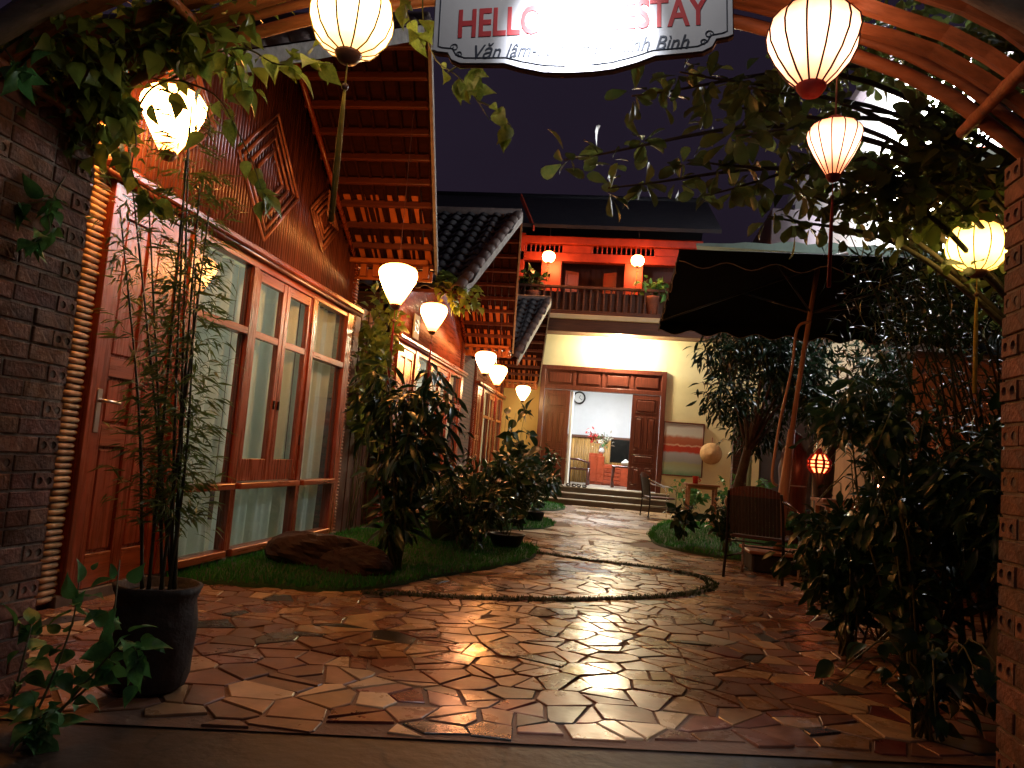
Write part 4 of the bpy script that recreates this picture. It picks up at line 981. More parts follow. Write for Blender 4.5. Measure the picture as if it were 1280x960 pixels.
for k in range(4): bx('back_slat', DW, wc, (X-.36, Yc-.25, FZ+.55+k*.15), (X-.31, Yc+.25, FZ+.63+k*.15))
for s_ in (-.27, .27): MB().tube([(X-.31, Yc+s_, FZ+.7), (X, Yc+s_, FZ+.69), (X+.28, Yc+s_, FZ+.62), (X+.27, Yc+s_, FZ+.44)], .03, 8).build('arm', DW, wc, True)
tb = at(785, 585, 21.4); ht = thing('carved_tea_table', 'low dark carved table with white tea things inside the hall', 'table', (tb.x, 21.4, FZ))
bx('top', DW, ht, (tb.x-.45, 21.1, FZ+.55), (tb.x+.6, 21.8, FZ+.6), .01)
for sx in (-.4, .5):
    for yy in (21.15, 21.72): MB().tube([(tb.x+sx, yy, FZ), (tb.x+sx*1.05, yy, FZ+.2), (tb.x+sx*.97, yy, FZ+.56)], [.05, .03, .045], 8).build('leg', DW, ht, True)
tt = thing('tea_set', 'white teapot and cups on the carved tea table', 'tea set', (tb.x-.1, 21.3, FZ+.6))
MB().lathe([(.05, 0), (.11, .05), (.11, .11), (.05, .16), (.015, .19)], 14, (tb.x-.08, 21.35, FZ+.598)).build('teapot', M['clockw'], tt, True)
for k in range(3): MB().lathe([(.025, 0), (.045, .06), (.048, .07)], 12, (tb.x+.1+k*.12, 21.25+.05*k, FZ+.598)).build('cup', M['clockw'], tt, True)
hl = thing('ceiling_tube_lamp', 'white tube lamp on the hall ceiling', 'lamp', (-.5, 21.3, 3.7))
MB().tube([(-1.2, 21.3, 3.66), (.2, 21.3, 3.66)], .025, 8).build('tube', emit('tube_glow', (.92, .97, 1), 18), hl, True); bx('batten', M['white'], hl, (-1.25, 21.26, 3.68), (.25, 21.34, 3.755))
li = bpy.data.lights.new('hall_light', 'AREA'); li.shape = 'RECTANGLE'; li.size = 1.4; li.size_y = .1; li.energy = 170; li.color = (.93, .97, 1)
lo = link(bpy.data.objects.new('hall_light', li)); lo.parent = hl; lo.location = Vector((-.5, 21.3, 3.6))-org(hl)
# slippers on the top step
for k, (px, py) in enumerate(((693, 603), (714, 606), (727, 607))):
    q = at(px, py, 19.25); s_ = thing('pair_of_slippers', ('white', 'dark', 'black')[k]+(' slippers left on the top step under the closed door leaf', ' slippers left at the edge of the doorway', ' slippers left in the middle of the doorway')[k], 'slippers', (q.x, 19.25, FZ-.001), 'slippers on the step')
    for e in (-.07, .07):
        b = MB(); b.lathe([(.045, 0), (.05, .01), (.05, .022), (.045, .026)], 14, (q.x+e, 19.25, FZ-.002), sy=2.3); o = b.build('sole', M['white'] if k == 0 else M['shoe'], s_, True)
        MB().tube([(q.x+e-.05, 19.22, FZ+.02), (q.x+e-.03, 19.20, FZ+.06), (q.x+e+.03, 19.20, FZ+.06), (q.x+e+.05, 19.22, FZ+.02)], .02, 6).build('strap', M['white'] if k == 0 else M['shoe'], s_, True)
# poster
p0, p1 = at(831, 528, YB-.02), at(876, 596, YB-.02); ps = thing('framed_poster', 'tall framed poster with a red band on the yellow wall beside the door', 'poster', (p0.x, YB, p1.z))
bx('print', M['poster'], ps, (p0.x, YB-.03, p1.z), (p1.x, YB-.012, p0.z), 0)
for a, c in (((p0.x-.03, YB-.045, p1.z-.03), (p1.x+.03, YB-.001, p1.z)), ((p0.x-.03, YB-.045, p0.z), (p1.x+.03, YB-.001, p0.z+.03)), ((p0.x-.03, YB-.045, p1.z), (p0.x, YB-.001, p0.z)), ((p1.x, YB-.045, p1.z), (p1.x+.03, YB-.001, p0.z))): bx('frame', M['dwood'], ps, a, c)

# ------------------------------------------------------------------ right side: parasol, chairs, tables
um = thing('garden_parasol', 'big square dark green parasol with a scalloped edge and a leaning brown pole', 'parasol', (1.85, 8.9, 0))
cx0, cx1, cy0, cy1, cz = .44, 4.5, 7.3, 11.0, 3.06; hub = Vector((2.12, 8.95, 3.62))
bx('plinth', M['potb'], um, (1.5, 8.76, 0), (2.3, 9.42, .2), .02)
bx('base_top', M['tabw'], um, (1.46, 8.72, .2), (2.34, 9.46, .235), .008)
MB().tube([(1.80, 8.95, .23), (1.84, 8.95, .9), (1.90, 8.95, 1.6)], [.05, .058, .04], 12).build('lower_pole', M['polew'], um, True)
MB().tube([(1.90, 8.95, 1.6), (1.97, 8.95, 2.3), (2.12, 8.95, 3.6)], .028, 10).build('upper_pole', M['polew'], um, True)
MB().tube(curve([(1.76, 8.9, .96), (1.71, 8.9, 1.0), (1.70, 8.9, 1.15), (1.76, 8.9, 1.7), (1.86, 8.9, 2.3), (1.90, 8.9, 2.75), (2.05, 8.92, 2.85)], 30), .016, 7).build('crank_tube', M['polew'], um, True)
cz += .1
corners = [Vector((cx0, cy0, cz)), Vector((cx1, cy0, cz)), Vector((cx1, cy1, cz)), Vector((cx0, cy1, cz))]
ctr = Vector(((cx0+cx1)/2, (cy0+cy1)/2, cz+.55))
def canopy(z):
    n = 10; v = []; f = []
    for s_ in range(4):
        A, B = corners[s_], corners[(s_+1) % 4]; k0 = len(v)
        for i in range(n+1):
            u = i/n
            for j in range(n+1):
                w = j/n; p = A.lerp(B, w).lerp(ctr, u); v.append((p.x, p.y, p.z+z-.05*math.sin(math.pi*w)*math.sin(math.pi*u)))
        f += [(k0+i*(n+1)+j, k0+i*(n+1)+j+1, k0+(i+1)*(n+1)+j+1, k0+(i+1)*(n+1)+j) for i in range(n) for j in range(n)]
    return v, f
v, f = canopy(0); MB().add(v, f).build('canopy', M['canvas'], um, True)
for s_ in range(4):
    A, B = corners[s_], corners[(s_+1) % 4]; n = 72; v = []; ed = []
    for i in range(n+1):
        u = i/n; p = A.lerp(B, u); dz = -.15+.035*math.cos(u*2*math.pi*9); o_ = (B-A).cross(Vector((0, 0, 1))).normalized()*(.012*math.sin(u*40)+.012)
        v += [tuple(p), (p.x+o_.x, p.y+o_.y, p.z+dz)]; ed.append(Vector((p.x+o_.x, p.y+o_.y, p.z+dz)))
    va = MB().add(v, [(2*i, 2*i+2, 2*i+3, 2*i+1) for i in range(n)]).build('valance', M['canvas'], um, True)
    MB().tube(ed, .005, 5).build('edge_binding', M['mortar'], um, True)
for k, c in enumerate(corners): MB().tube([ctr-Vector((0, 0, .03)), c+Vector((0, 0, -.01))], .014, 6).build('rib', M['dmetal'], um, True)
for k, c in enumerate(corners): MB().tube([Vector((2.05, 8.95, 2.95)), c.lerp(ctr, .5)-Vector((0, 0, .03))], .012, 6).build('strut', M['dmetal'], um, True)
MB().tube([Vector((2.12, 8.95, 3.58)), ctr], .03, 8).build('hub', M['polew'], um, True)

def chair(label):
    t = thing('rattan_armchair', label, 'chair', (0, 0, 0), 'rattan garden armchairs')
    # sits facing +Y; backrest towards -Y
    b = MB(); b.box((-.24, -.22, .43), (.24, .26, .465), .012); b.build('seat', M['rattan'], t)
    n = 15; v = []; f = []
    rows = [(.48, -.235, 0), (.60, -.25, .01), (.74, -.272, .02), (.88, -.297, .025), (.945, -.308, .05)]
    for ri, (z, y, bow) in enumerate(rows):
        for k in range(n+1):
            u = k/n*2-1; zz = z+(bow*(1-u*u) if ri == len(rows)-1 else 0); v.append((u*.235, y-.035*(1-u*u), zz))
    m = n+1
    bands = [('backrest_band', 0, 2, 'rattand'), ('backrest_band', 2, 3, 'rattand'), ('top_band', 3, 4, 'rattan')]
    for nm, r0, r1, mm in bands:
        for k in range(n):
            q = MB(); vv = []
            for r in range(r0, r1+1): vv += [v[r*m+k], tuple(Vector(v[r*m+k]).lerp(Vector(v[r*m+k+1]), .86))]
            ff = [(2*i, 2*i+1, 2*i+3, 2*i+2) for i in range(r1-r0)]; vb = [(a, y-.012, z) for a, y, z in vv]; L0 = len(vv)
            q.add(vv+vb, ff+[tuple(L0+i for i in g)[::-1] for g in ff]+[(2*i, 2*i+2, L0+2*i+2, L0+2*i) for i in range(r1-r0)]+[(2*i+1, L0+2*i+1, L0+2*i+3, 2*i+3) for i in range(r1-r0)]+[(0, L0, L0+1, 1)])
            q.build('rattan_strip', M[mm], t)
    for s_ in (-1, 1):
        MB().tube(curve([(s_*.27, -.27, .0), (s_*.26, -.25, .43), (s_*.25, -.29, .80), (s_*.24, -.315, .93)], 14), .014, 8).build('back_leg', M['dmetal'], t, True)
        MB().tube(curve([(s_*.27, .27, .0), (s_*.27, .26, .42), (s_*.285, .25, .60), (s_*.32, .16, .685), (s_*.335, -.02, .72), (s_*.31, -.2, .80), (s_*.25, -.305, .86)], 26), .014, 8).build('front_leg_and_arm', M['chrome'] if s_ else M['dmetal'], t, True)
        MB().tube([(s_*.265, -.255, .22), (s_*.27, .265, .22)], .01, 7).build('stretcher', M['dmetal'], t, True)
    for y in (-.25, .265): MB().tube([(-.265, y, .30 if y > 0 else .40), (.265, y, .30 if y > 0 else .40)], .01, 7).build('cross_bar', M['dmetal'], t, True)
    return t
c1 = chair('red brown rattan armchair with its back to the path, beside the parasol'); c1.location = (1.50, 8.2, .012); c1.rotation_euler = (0, 0, R_(-27)); c1.scale = (1.08, 1.08, .94)
c2 = copy_tree(c1); c2['label'] = 'rattan armchair on the paving beside the entrance steps'; q = at(822, 640, 16.6); c2.location = (q.x, 16.6, .012); c2.rotation_euler = (0, 0, R_(-75))
def table(label, x, y, w, d, z, base=.0):
    t = thing('wooden_table', label, 'table', (x, y, base))
    for k in range(4): bx('plank', M['tabw'], t, (x-w/2, y-d/2+k*d/4+.002, z-.035), (x+w/2, y-d/2+(k+1)*d/4-.002, z), .004)
    bx('apron', M['tabw'], t, (x-w/2+.05, y-d/2+.05, z-.09), (x+w/2-.05, y+d/2-.05, z-.036))
    for sx in (-1, 1):
        for sy in (-1, 1): bx('leg', M['tabw'], t, (x+sx*(w/2-.07)-.025, y+sy*(d/2-.07)-.025, base), (x+sx*(w/2-.07)+.025, y+sy*(d/2-.07)+.025, z-.037), .004)
    return t
qa, qb = at(1020, 622, 9.3), at(1086, 634, 9.3); table('dark wooden table standing past the rattan armchair and parasol pole', (qa.x+qb.x)/2+.25, 9.55, .95, .6, qa.z-.01, .05)
qt = at(877, 605, 14.6); tb2 = table('small pale wooden table with a red cup under the fruit tree', qt.x, 14.6, .62, .5, qt.z, .05)
cp = thing('red_cup', 'small red cup standing on the pale wooden table', 'cup', (qt.x-.12, 14.55, qt.z)); MB().lathe([(.045, 0), (.055, .13), (.06, .14)], 14, (qt.x-.12, 14.55, qt.z-.002)).build('cup', M['redf'], cp, True); MB().tube([(qt.x-.06, 14.55, qt.z+.03), (qt.x-.02, 14.55, qt.z+.06), (qt.x-.06, 14.55, qt.z+.1)], .01, 6).build('handle', M['redf'], cp, True)
# boundary wall, brick post, pipe
bwl = thing('boundary_wall', 'rough orange plastered garden wall on the far side of the parasol', 'wall', (4.7, 6, 0))
bx('wall', M['oplaster'], bwl, (4.62, 4.5, -.02), (4.8, 19.3, 2.55), .01); bx('coping', M['conc'], bwl, (4.57, 4.5, 2.55), (4.85, 19.3, 2.62), .01)
bw2 = thing('garden_end_wall', 'orange plastered wall end lit by a small lamp past the bamboo clump', 'wall', (4, 8.3, 0)); bx('wall', M['oplaster'], bw2, (2.98, 8.3, -.02), (4.61, 8.45, 2.4), .01); bx('coping', M['conc'], bw2, (2.94, 8.25, 2.4), (4.61, 8.5, 2.46), .01)
q = at(926, 560, 16.3); bp_ = thing('brick_post', 'dull red brick post behind the fruit tree', 'post', (q.x, 16.3, 0)); bx('shaft', M['pbrick'], bp_, (q.x-.16, 16.2, 0), (q.x+.13, 16.45, 2.3), .006); bx('cap', M['conc'], bp_, (q.x-.2, 16.16, 2.3), (q.x+.17, 16.49, 2.38), .01)
q = at(938, 560, 16.0); gp = thing('green_water_pipe', 'pale green upright pipe beside the brick post', 'pipe', (q.x, 16, 0)); MB().tube([(q.x, 16, 0), (q.x+.0, 16, 2.5)], .045, 10).build('pipe', M['greenp'], gp, True); MB().tube([(q.x, 16, 1.3), (q.x, 16, 1.36)], .06, 10).build('collar', M['greenp'], gp, True)
# tarpaulin awning behind the parasol
aw = thing('tarpaulin_awning', 'pale green tarpaulin awning edge above the dark parasol', 'awning', (4, 13, 4))
a0, a1 = at(870, 306, 13), at(1265, 332, 12.6)
pv = [a0, a1, a1+Vector((0, 2.6, .42)), a0+Vector((.3, 2.6, .42))]; MB().slab(pv, .02).build('sheet', M['tarp'], aw)
v = []; 
for i in range(25):
    p = a0.lerp(a1, i/24); hgt = .02+.17*min(1, i/9)*(.8+.2*math.sin(i*1.9)); v += [(p.x, p.y-.02, p.z+hgt), (p.x, p.y-.03, p.z-.02)]
MB().add(v, [(2*i, 2*i+1, 2*i+3, 2*i+2) for i in range(24)]).build('front_flap', M['tarp'], aw, True)
for px in (a0.x+1.75, a1.x-.3): MB().tube([(px, 13.1, -.02), (px, 13.1, a0.z)], .04, 8).build('post', M['dmetal'], aw, True)
# neighbouring house and its flood lamp
nb = thing('neighbour_house', 'tall grey white house beyond the garden wall glimpsed through the leaves', 'house', (8, 20, 0))
bx('wall', M['white'], nb, (4.9, 15.5, 0), (13, 24, 9.6), .02); bx('roof_slab', M['greyh'], nb, (4.7, 15.2, 9.6), (13.2, 24.2, 9.85), .02); bx('stair_tower', M['greyh'], nb, (3.6, 20.5, 0), (4.88, 24, 8.2), .02)
for z in (3.4, 6.4):
    for x in (6.2, 8.6, 11): wdo = bx('window', M['dwood'], nb, (x, 15.44, z), (x+1.1, 15.5, z+1.4)); bx('pane', M['black'], wdo, (x+.06, 15.425, z+.06), (x+1.04, 15.44, z+1.34), 0)
q = at(1152, 126, 12); fd = thing('flood_lamp', 'white flood lamp shining through the tree leaves at the arch', 'lamp', tuple(q))
MB().lathe([(.02, -.05), (.075, -.03), (.085, 0), (.02, .05)], 14, q).build('lens', emit('flood_lens', (1, .98, .95), 60), fd, True); bx('housing', M['dmetal'], fd, (q.x-.1, q.y+.03, q.z-.09), (q.x+.1, q.y+.12, q.z+.09)); MB().tube([(q.x, q.y+.1, q.z), (q.x, q.y+.1, -.02)], .04, 8).build('pole', M['dmetal'], fd, True)
li = bpy.data.lights.new('flood_light', 'SPOT'); li.energy = 20000; li.color = (1, .97, .95); li.spot_size = R_(92); li.spot_blend = .5; li.shadow_soft_size = .1
lo = link(bpy.data.objects.new('flood_light', li)); lo.parent = fd; p0 = q+Vector((0, .2, .05)); tg = Vector((7.4, 15.5, 7.6)); lo.matrix_local = Matrix.Translation(p0-org(fd)) @ (tg-p0).to_track_quat('-Z', 'Y').to_matrix().to_4x4()
li = bpy.data.lights.new('flood_spill', 'POINT'); li.energy = 420; li.color = (.92, .95, 1); li.shadow_soft_size = .1
lo = link(bpy.data.objects.new('flood_spill', li)); lo.parent = fd; lo.location = Vector((-.05, -.25, .0))
# small red lamps among the plants
def redlamp(px, py, Y, label, r=.13, st=9, col=(1, .16, .05)):
    q = at(px, py, Y); t = thing('pierced_red_lamp', label, 'lamp', (q.x, Y, 0), 'pierced red garden lamps')
    MB().lathe([(.55*r, -.9*r), (r, -.3*r), (r, .3*r), (.55*r, .9*r)], 18, q).build('glow', emit('red_glow', col, st), t, True)
    for k in range(9): a = 6.2832*k/9; MB().tube([(q.x+r*1.04*f_*math.cos(a), q.y+r*1.04*f_*math.sin(a), q.z+zz*r) for f_, zz in ((.57, -.9), (1, -.3), (1, .3), (.57, .9))], r*.13, 5).build('bar', M['redc'], t)
    for zz, f_ in ((-.35, 1.02), (.0, 1.04), (.35, 1.02)): MB().lathe([(r*f_, -r*.08), (r*f_*1.1, 0), (r*f_, r*.08)], 18, (q.x, q.y, q.z+zz*r), cap=False).build('hoop', M['redc'], t, True)
    MB().lathe([(.62*r, -.05), (.3*r, .05), (.02, .08)], 14, (q.x, q.y, q.z+r)).build('lid', M['redc'], t, True)
    MB().lathe([(.5*r, 0), (.35*r, max(.01, (q.z-.9*r)*.5)), (.6*r, max(.02, q.z-.85*r))], 12, (q.x, q.y, 0)).build('stand', M['potb'], t, True); return t
redlamp(1024, 580, 11.7, 'pierced red lamp glowing behind the dark table', .15, 6)
redlamp(1103, 602, 10.2, 'pierced pinkish lamp low among the dark plants', .10, 16, (1, .4, .22))
redlamp(1240, 604, 7.3, 'small pierced lamp at the foot of the orange wall', .075, 70, (1, .36, .13))
q = at(992, 590, 12.6); gpst = thing('garden_post', 'dark brown carved post with a pale band behind the rattan armchair', 'post', (q.x, 12.6, 0))
MB().lathe([(.22, 0), (.24, .15), (.20, .5), (.21, .9), (.24, 1.2), (.19, 1.5), (.10, 1.62), (.12, 1.72), (.02, 1.8)], 14, (q.x, 12.6, 0)).build('shaft', M['dwood'], gpst, True); MB().lathe([(.212, 0), (.218, .015), (.213, .03)], 14, (q.x, 12.6, .93), cap=False).build('band', M['verge'], gpst, True)
q = at(889, 567, 19.4); ht_ = thing('straw_hat', 'round straw hat hanging on the yellow wall beside the poster', 'hat', (q.x, YB-.05, q.z)); MB().lathe([(.27, 0), (.27, .012), (.16, .05), (.04, .11), (.01, .13)], 24).build('brim', M['hat'], ht_, True).matrix_local = Matrix.Rotation(R_(90), 4, 'X')
for o in ht_.children: o.data.transform(Matrix.Translation(Vector((q.x, YB-.05, q.z))))
MB().tube([(q.x, YB-.06, q.z), (q.x+.02, YB-.05, q.z+.4)], .008, 5).build('chin_cord', M['redc'], ht_)

# ------------------------------------------------------------------ plants
LM = {k: lmesh(*k_) for k, k_ in dict(vine=('heart', M['leafv']), green=('heart', M['leafg']), old=('obov', M['leafo']), dark=('lance', M['leafd']), oval=('oval', M['leafd']), broad=('heart', M['leafd'])).items()}
KIND = dict(vine='heart', green='heart', old='obov', dark='lance', oval='oval', broad='heart')
KM = dict(vine='leafv', green='leafg', old='leafo', dark='leafd', oval='leafd', broad='leafd')
FWD = np.array([0, -1., 0])
def place(paths, n, t0, reach, droop, facing):
    """leaf positions along stems, with directions and face normals"""
    k = rng.integers(0, len(paths), n); t = t0+(1-t0)*rng.random(n); pos = np.zeros((n, 3)); tan = np.zeros((n, 3))
    for i in range(n):
        p = paths[k[i]]; j = t[i]*(len(p)-1); a = min(int(j), len(p)-2); pos[i] = p[a]+(p[a+1]-p[a])*(j-a); tan[i] = unit(p[a+1]-p[a])
    side = rng.normal(size=(n, 3)); d = unit(tan*.5+side*.7+np.array([[0, 0, -droop]])); pos = pos+unit(side)*reach*rng.random((n, 1))
    nrm = unit(np.array([[0, 0, 1.]])*(1-facing)+FWD*facing+rng.normal(size=(n, 3))*.45); return pos, d, nrm
def topx(P):
    v = P-np.array([[0, 0, CAMH]]); z = v@np.array(FW); return np.c_[640+FPX*(v@np.array(CR))/z, 480-FPX*(v@np.array(CU))/z]
def thin(P, boxes, keep):
    q = topx(P); m = np.ones(len(P), bool)
    for x0, y0, x1, y1 in boxes: m &= ~((q[:, 0] > x0) & (q[:, 0] < x1) & (q[:, 1] > y0) & (q[:, 1] < y1) & (rng.random(len(P)) > keep))
    return m
GAPS = [(165, 85, 275, 210), (1000, 550, 1085, 640), (1088, 590, 1122, 618)]
def plant(name, label, cat, base, paths, leaf, nobj, nstuff, size, t0=.2, reach=.03, droop=.5, facing=.4, stem_r=.006, stem_m='stem', group=None, stem_name='stem'):
    t = thing(name, label, cat, tuple(base), group)
    for p in paths: MB().tube(p, list(np.linspace(stem_r, stem_r*.4, len(p))), 6).build(stem_name, M[stem_m], t, True)
    if nobj:
        pos, d, nr = place(paths, nobj, t0, reach, droop, facing); m_ = thin(pos, GAPS, .16); pos, d, nr = pos[m_], d[m_], nr[m_]; leafobjs(LM[leaf], t, pos, d, nr, size*(.42+.9*rng.random(len(pos))))
    if nstuff:
        pos, d, nr = place(paths, nstuff, t0, reach*1.6, droop, facing); m_ = thin(pos, GAPS, .05); pos, d, nr = pos[m_], d[m_], nr[m_]; batch('foliage', M[KM[leaf]], t, KIND[leaf], pos, d, nr, size*(.38+.9*rng.random(len(pos))), 'stuff')
    return t
def bush_paths(base, n, h, spread, lean=(0, 0), npt=9, arch=.0):
    out = []
    for i in range(n):
        a = rng.uniform(0, 6.283); r = spread*math.sqrt(rng.random()); hh = h*(.6+.45*rng.random())
        tip = np.array([base[0]+r*math.cos(a)+lean[0], base[1]+r*math.sin(a)+lean[1], base[2]+hh]); b0 = np.array(base)+np.array([rng.normal(0, .03), rng.normal(0, .03), 0])
        mid = b0*.5+tip*.5+np.array([rng.normal(0, .05*h), rng.normal(0, .05*h), .1*h]); pts = [b0, mid, tip]
        if arch: pts.append(tip+np.array([math.cos(a)*arch, math.sin(a)*arch, -arch*.9]))
        out.append(curve(pts, npt))
    return out
A3 = lambda px, py, Y: np.array(at(px, py, Y))
# vines over the gate
paths = [curve([A3(*q) for q in pts], 16) for pts in (
  [(60, 190, 2.75), (40, 120, 2.6), (60, 60, 2.4), (150, 30, 2.3)], [(90, 170, 2.75), (120, 110, 2.6), (180, 60, 2.45), (260, 30, 2.4)], [(100, 190, 2.8), (160, 150, 2.75), (190, 110, 2.7), (240, 90, 2.6)],
  [(20, 160, 2.6), (10, 100, 2.4), (30, 40, 2.3), (90, 10, 2.2)], [(70, 150, 2.7), (140, 120, 2.6), (210, 60, 2.6), (300, 50, 2.5)], [(90, 130, 2.8), (150, 60, 2.7), (220, 20, 2.6), (330, 5, 2.5)], [(30, 90, 2.5), (80, 60, 2.5), (120, 90, 2.55), (150, 140, 2.6)])]
plant('climbing_vine', 'thick leafy vine covering the arch end above the creeper pillar', 'vine', (-2.3, 2.6, 2.3), paths, 'vine', 295, 1300, .085, .0, .10, .6, .5, .008, group='vines on the gate')
paths = [curve([A3(*q) for q in pts], 18) for pts in ([(230, 80, 2.5), (300, 60, 2.45), (345, 80, 2.4), (380, 78, 2.4), (416, 80, 2.38)], [(225, 100, 2.55), (270, 120, 2.55), (300, 170, 2.55), (320, 215, 2.55), (330, 255, 2.55)], [(170, 90, 2.7), (200, 100, 2.72), (235, 105, 2.72), (262, 150, 2.7), (255, 185, 2.7)],
   [(150, 120, 2.75), (170, 170, 2.75), (165, 215, 2.75), (190, 250, 2.75), (205, 262, 2.75)], [(290, 60, 2.5), (300, 100, 2.5), (315, 110, 2.5)])]
plant('climbing_vine', 'yellow green vine sprays trailing in front of the bulb lantern', 'vine', A3(230, 80, 2.5), paths, 'vine', 120, 0, .085, .05, .035, .8, .6, .004, group='vines on the gate')
paths = [curve([A3(*q) for q in pts], 16) for pts in ([(528, -20, 2.55), (530, 30, 2.55), (545, 75, 2.55), (572, 95, 2.53), (596, 125, 2.52), (612, 150, 2.5)], [(560, 90, 2.53), (580, 80, 2.52), (600, 88, 2.5)], [(596, 125, 2.52), (625, 140, 2.5), (640, 160, 2.5)], [(505, -10, 2.55), (510, 20, 2.55), (530, 60, 2.55)])]
plant('climbing_vine', 'single hanging vine spray beside the end of the signboard', 'vine', A3(528, -20, 2.55), paths, 'vine', 34, 0, .08, .0, .02, .8, .75, .0035, group='vines on the gate')
paths = [curve([A3(*q) for q in pts], 12) for pts in ([(5, 60, 2.2), (25, 85, 2.15), (45, 95, 2.12)], [(60, 270, 2.55), (62, 290, 2.5), (45, 300, 2.45), (38, 310, 2.42)], [(95, 200, 2.7), (70, 240, 2.6), (60, 270, 2.55)], [(0, 260, 2.4), (30, 255, 2.45), (70, 250, 2.5)])]
plant('climbing_vine', 'bright green creeper sprigs on the face of the brick pillar', 'vine', A3(60, 270, 2.55), paths, 'green', 46, 0, .085, .25, .03, .75, .7, .0035, group='vines on the gate')
# potted bamboo
pb_ = thing('potted_bamboo', 'slender bamboo in a rough dark jar before the bungalow door', 'bamboo', (-1.83, 2.95, 0))
jb = MB().lathe([(.12, 0), (.14, .012), (.150, .06), (.157, .11), (.162, .16), (.166, .21), (.166, .26), (.164, .30), (.158, .335), (.155, .36), (.166, .385), (.168, .41), (.15, .412), (.14, .36)], 40, (-1.83, 2.95, .012))
jb.v = [(p[0]+(p[0]+1.83)*k_, p[1]+(p[1]-2.95)*k_, p[2]) for p in jb.v for k_ in [.07*noise.noise((p[0]*14, p[1]*14, p[2]*11))+.05*noise.noise((p[0]*40, p[1]*40, p[2]*30))]]
jb.build('jar', M['pot'], pb_, True); MB().lathe([(.145, 0), (.02, .015)], 18, (-1.83, 2.95, .385)).build('soil', M['soil'], pb_, True)
tips = [((-1.83, 2.98), (185, 235)), ((-1.86, 2.93), (240, 130)), ((-1.78, 2.96), (232, 200)), ((-1.80, 2.92), (262, 260)), ((-1.9, 2.95), (150, 260)), ((-1.77, 2.93), (245, 330)), ((-1.77, 2.97), (236, 160)), ((-1.75, 2.94), (250, 230)), ((-1.79, 2.99), (160, 180))]
allp = []; alld = []
for (bx_, by_), (tx, ty) in tips:
    tip = A3(tx, ty, by_); p = curve([(bx_, by_, .38), (bx_*.6+tip[0]*.4+rng.normal(0, .02), by_, .38+(tip[2]-.38)*.45), tip], 22)
    MB().tube(p, [.0075*(1-.6*i/21)*(1.35 if i % 4 == 0 else 1) for i in range(22)], 6).build('culm', M['culm'], pb_, True)
    for j in range(4, 22):
        for _ in range(4 if tx > 215 else 3):
            a = rng.uniform(0, 6.28); l = .05+.09*rng.random(); e = p[j]+np.array([math.cos(a)*l, math.sin(a)*l, .03+.03*rng.random()])
            for q in range(6):
                allp.append(p[j]+(e-p[j])*(.5+.5*q/4)); alld.append(np.array([math.cos(a+rng.normal(0, .6)), math.sin(a+rng.normal(0, .6)), -.25+rng.normal(0, .35)]))
pts = np.array(allp); dd = np.array(alld); low = rng.random(len(pts)) < .85; pts, dd = pts[low], dd[low]; n = len(pts)
thm = lmesh('thin', M['leafb']); sel = rng.permutation(n); k = 300
leafobjs(thm, pb_, pts[sel[:k]], dd[sel[:k]], upn(k, .6), .075*(.7+.6*rng.random(k))); batch('foliage', M['leafb'], pb_, 'thin', pts[sel[k:]], dd[sel[k:]], upn(n-k, .6), .075*(.7+.6*rng.random(n-k)), 'stuff')
# creeper at the foot of the brick pillar
paths = [curve([A3(*q) for q in pts], 12) for pts in ([(20, 940, 2.35), (60, 860, 2.4), (90, 780, 2.45), (100, 720, 2.5)], [(40, 930, 2.35), (110, 850, 2.4), (160, 800, 2.42), (180, 850, 2.4)], [(30, 930, 2.3), (45, 900, 2.3), (60, 890, 2.28)], [(60, 900, 2.4), (130, 830, 2.45), (150, 700, 2.6)], [(10, 900, 2.4), (30, 820, 2.45), (40, 780, 2.5)])]
plant('leafy_creeper', 'dark green broad leaved creeper at the foot of the jar and pillar', 'plant', (-2.1, 2.35, 0), paths, 'green', 70, 60, .085, .2, .05, .35, .45, .005)
# tree with rounded leaves over the right of the gate
tr = thing('garden_tree', 'tree with rounded ageing leaves behind the hanging ribbed lanterns', 'tree', (2.55, 4.5, 0))
tk = curve([(2.55, 4.5, -.05), (2.5, 4.5, .9), (2.42, 4.45, 1.8), (2.35, 4.4, 2.7)], 16); MB().tube(tk, list(np.linspace(.10, .055, 16)), 10).build('trunk', M['bark'], tr, True)
top = tk[-1]; ends = [(705, 200, 3.5), (760, 235, 3.6), (790, 120, 3.4), (850, 90, 3.4), (860, 200, 3.5), (880, 245, 3.6), (920, 170, 3.1), (935, 110, 3.2), (960, 270, 3.6), (985, 190, 3.2), (1000, 240, 3.4), (1060, 250, 3.6), (1090, 200, 3.4), (1100, 270, 3.9), (1130, 150, 3.5), (1160, 220, 3.7), (1180, 270, 3.8), (1210, 200, 3.6), (1240, 130, 3.4), (1260, 60, 3.5), (1140, 60, 3.7), (1235, 230, 3.9), (1120, 300, 4.2), (960, 90, 3.4), (900, 130, 3.3), (1050, 130, 3.4), (1100, 240, 3.5)]
bp2 = []
for e in ends:
    E_ = A3(*e); st = tk[rng.integers(9, 16)]; mid = st*.45+E_*.55+np.array([0, rng.normal(0, .1), .25+.1*rng.random()]); p = curve([st, mid, E_], 14); bp2.append(p)
    MB().tube(p, list(np.linspace(.022, .004, 14)), 6).build('branch', M['bark'], tr, True)
P_, D_, N_ = [], [], []
for p in bp2:
    for j in (5, 7, 9, 11, 12, 13):
        for s_ in range(2 if j < 11 else 5):
            c = p[j]+rng.normal(0, .05 if j < 11 else .02, 3)
            for _ in range(3 if j < 11 else 2):
                d = rng.normal(size=3)*.9+np.array([0, 0, -.25]); P_.append(c+unit(d)*.015); D_.append(d); N_.append(rng.normal(size=3)*.6+np.array([0, -.3, .8]))
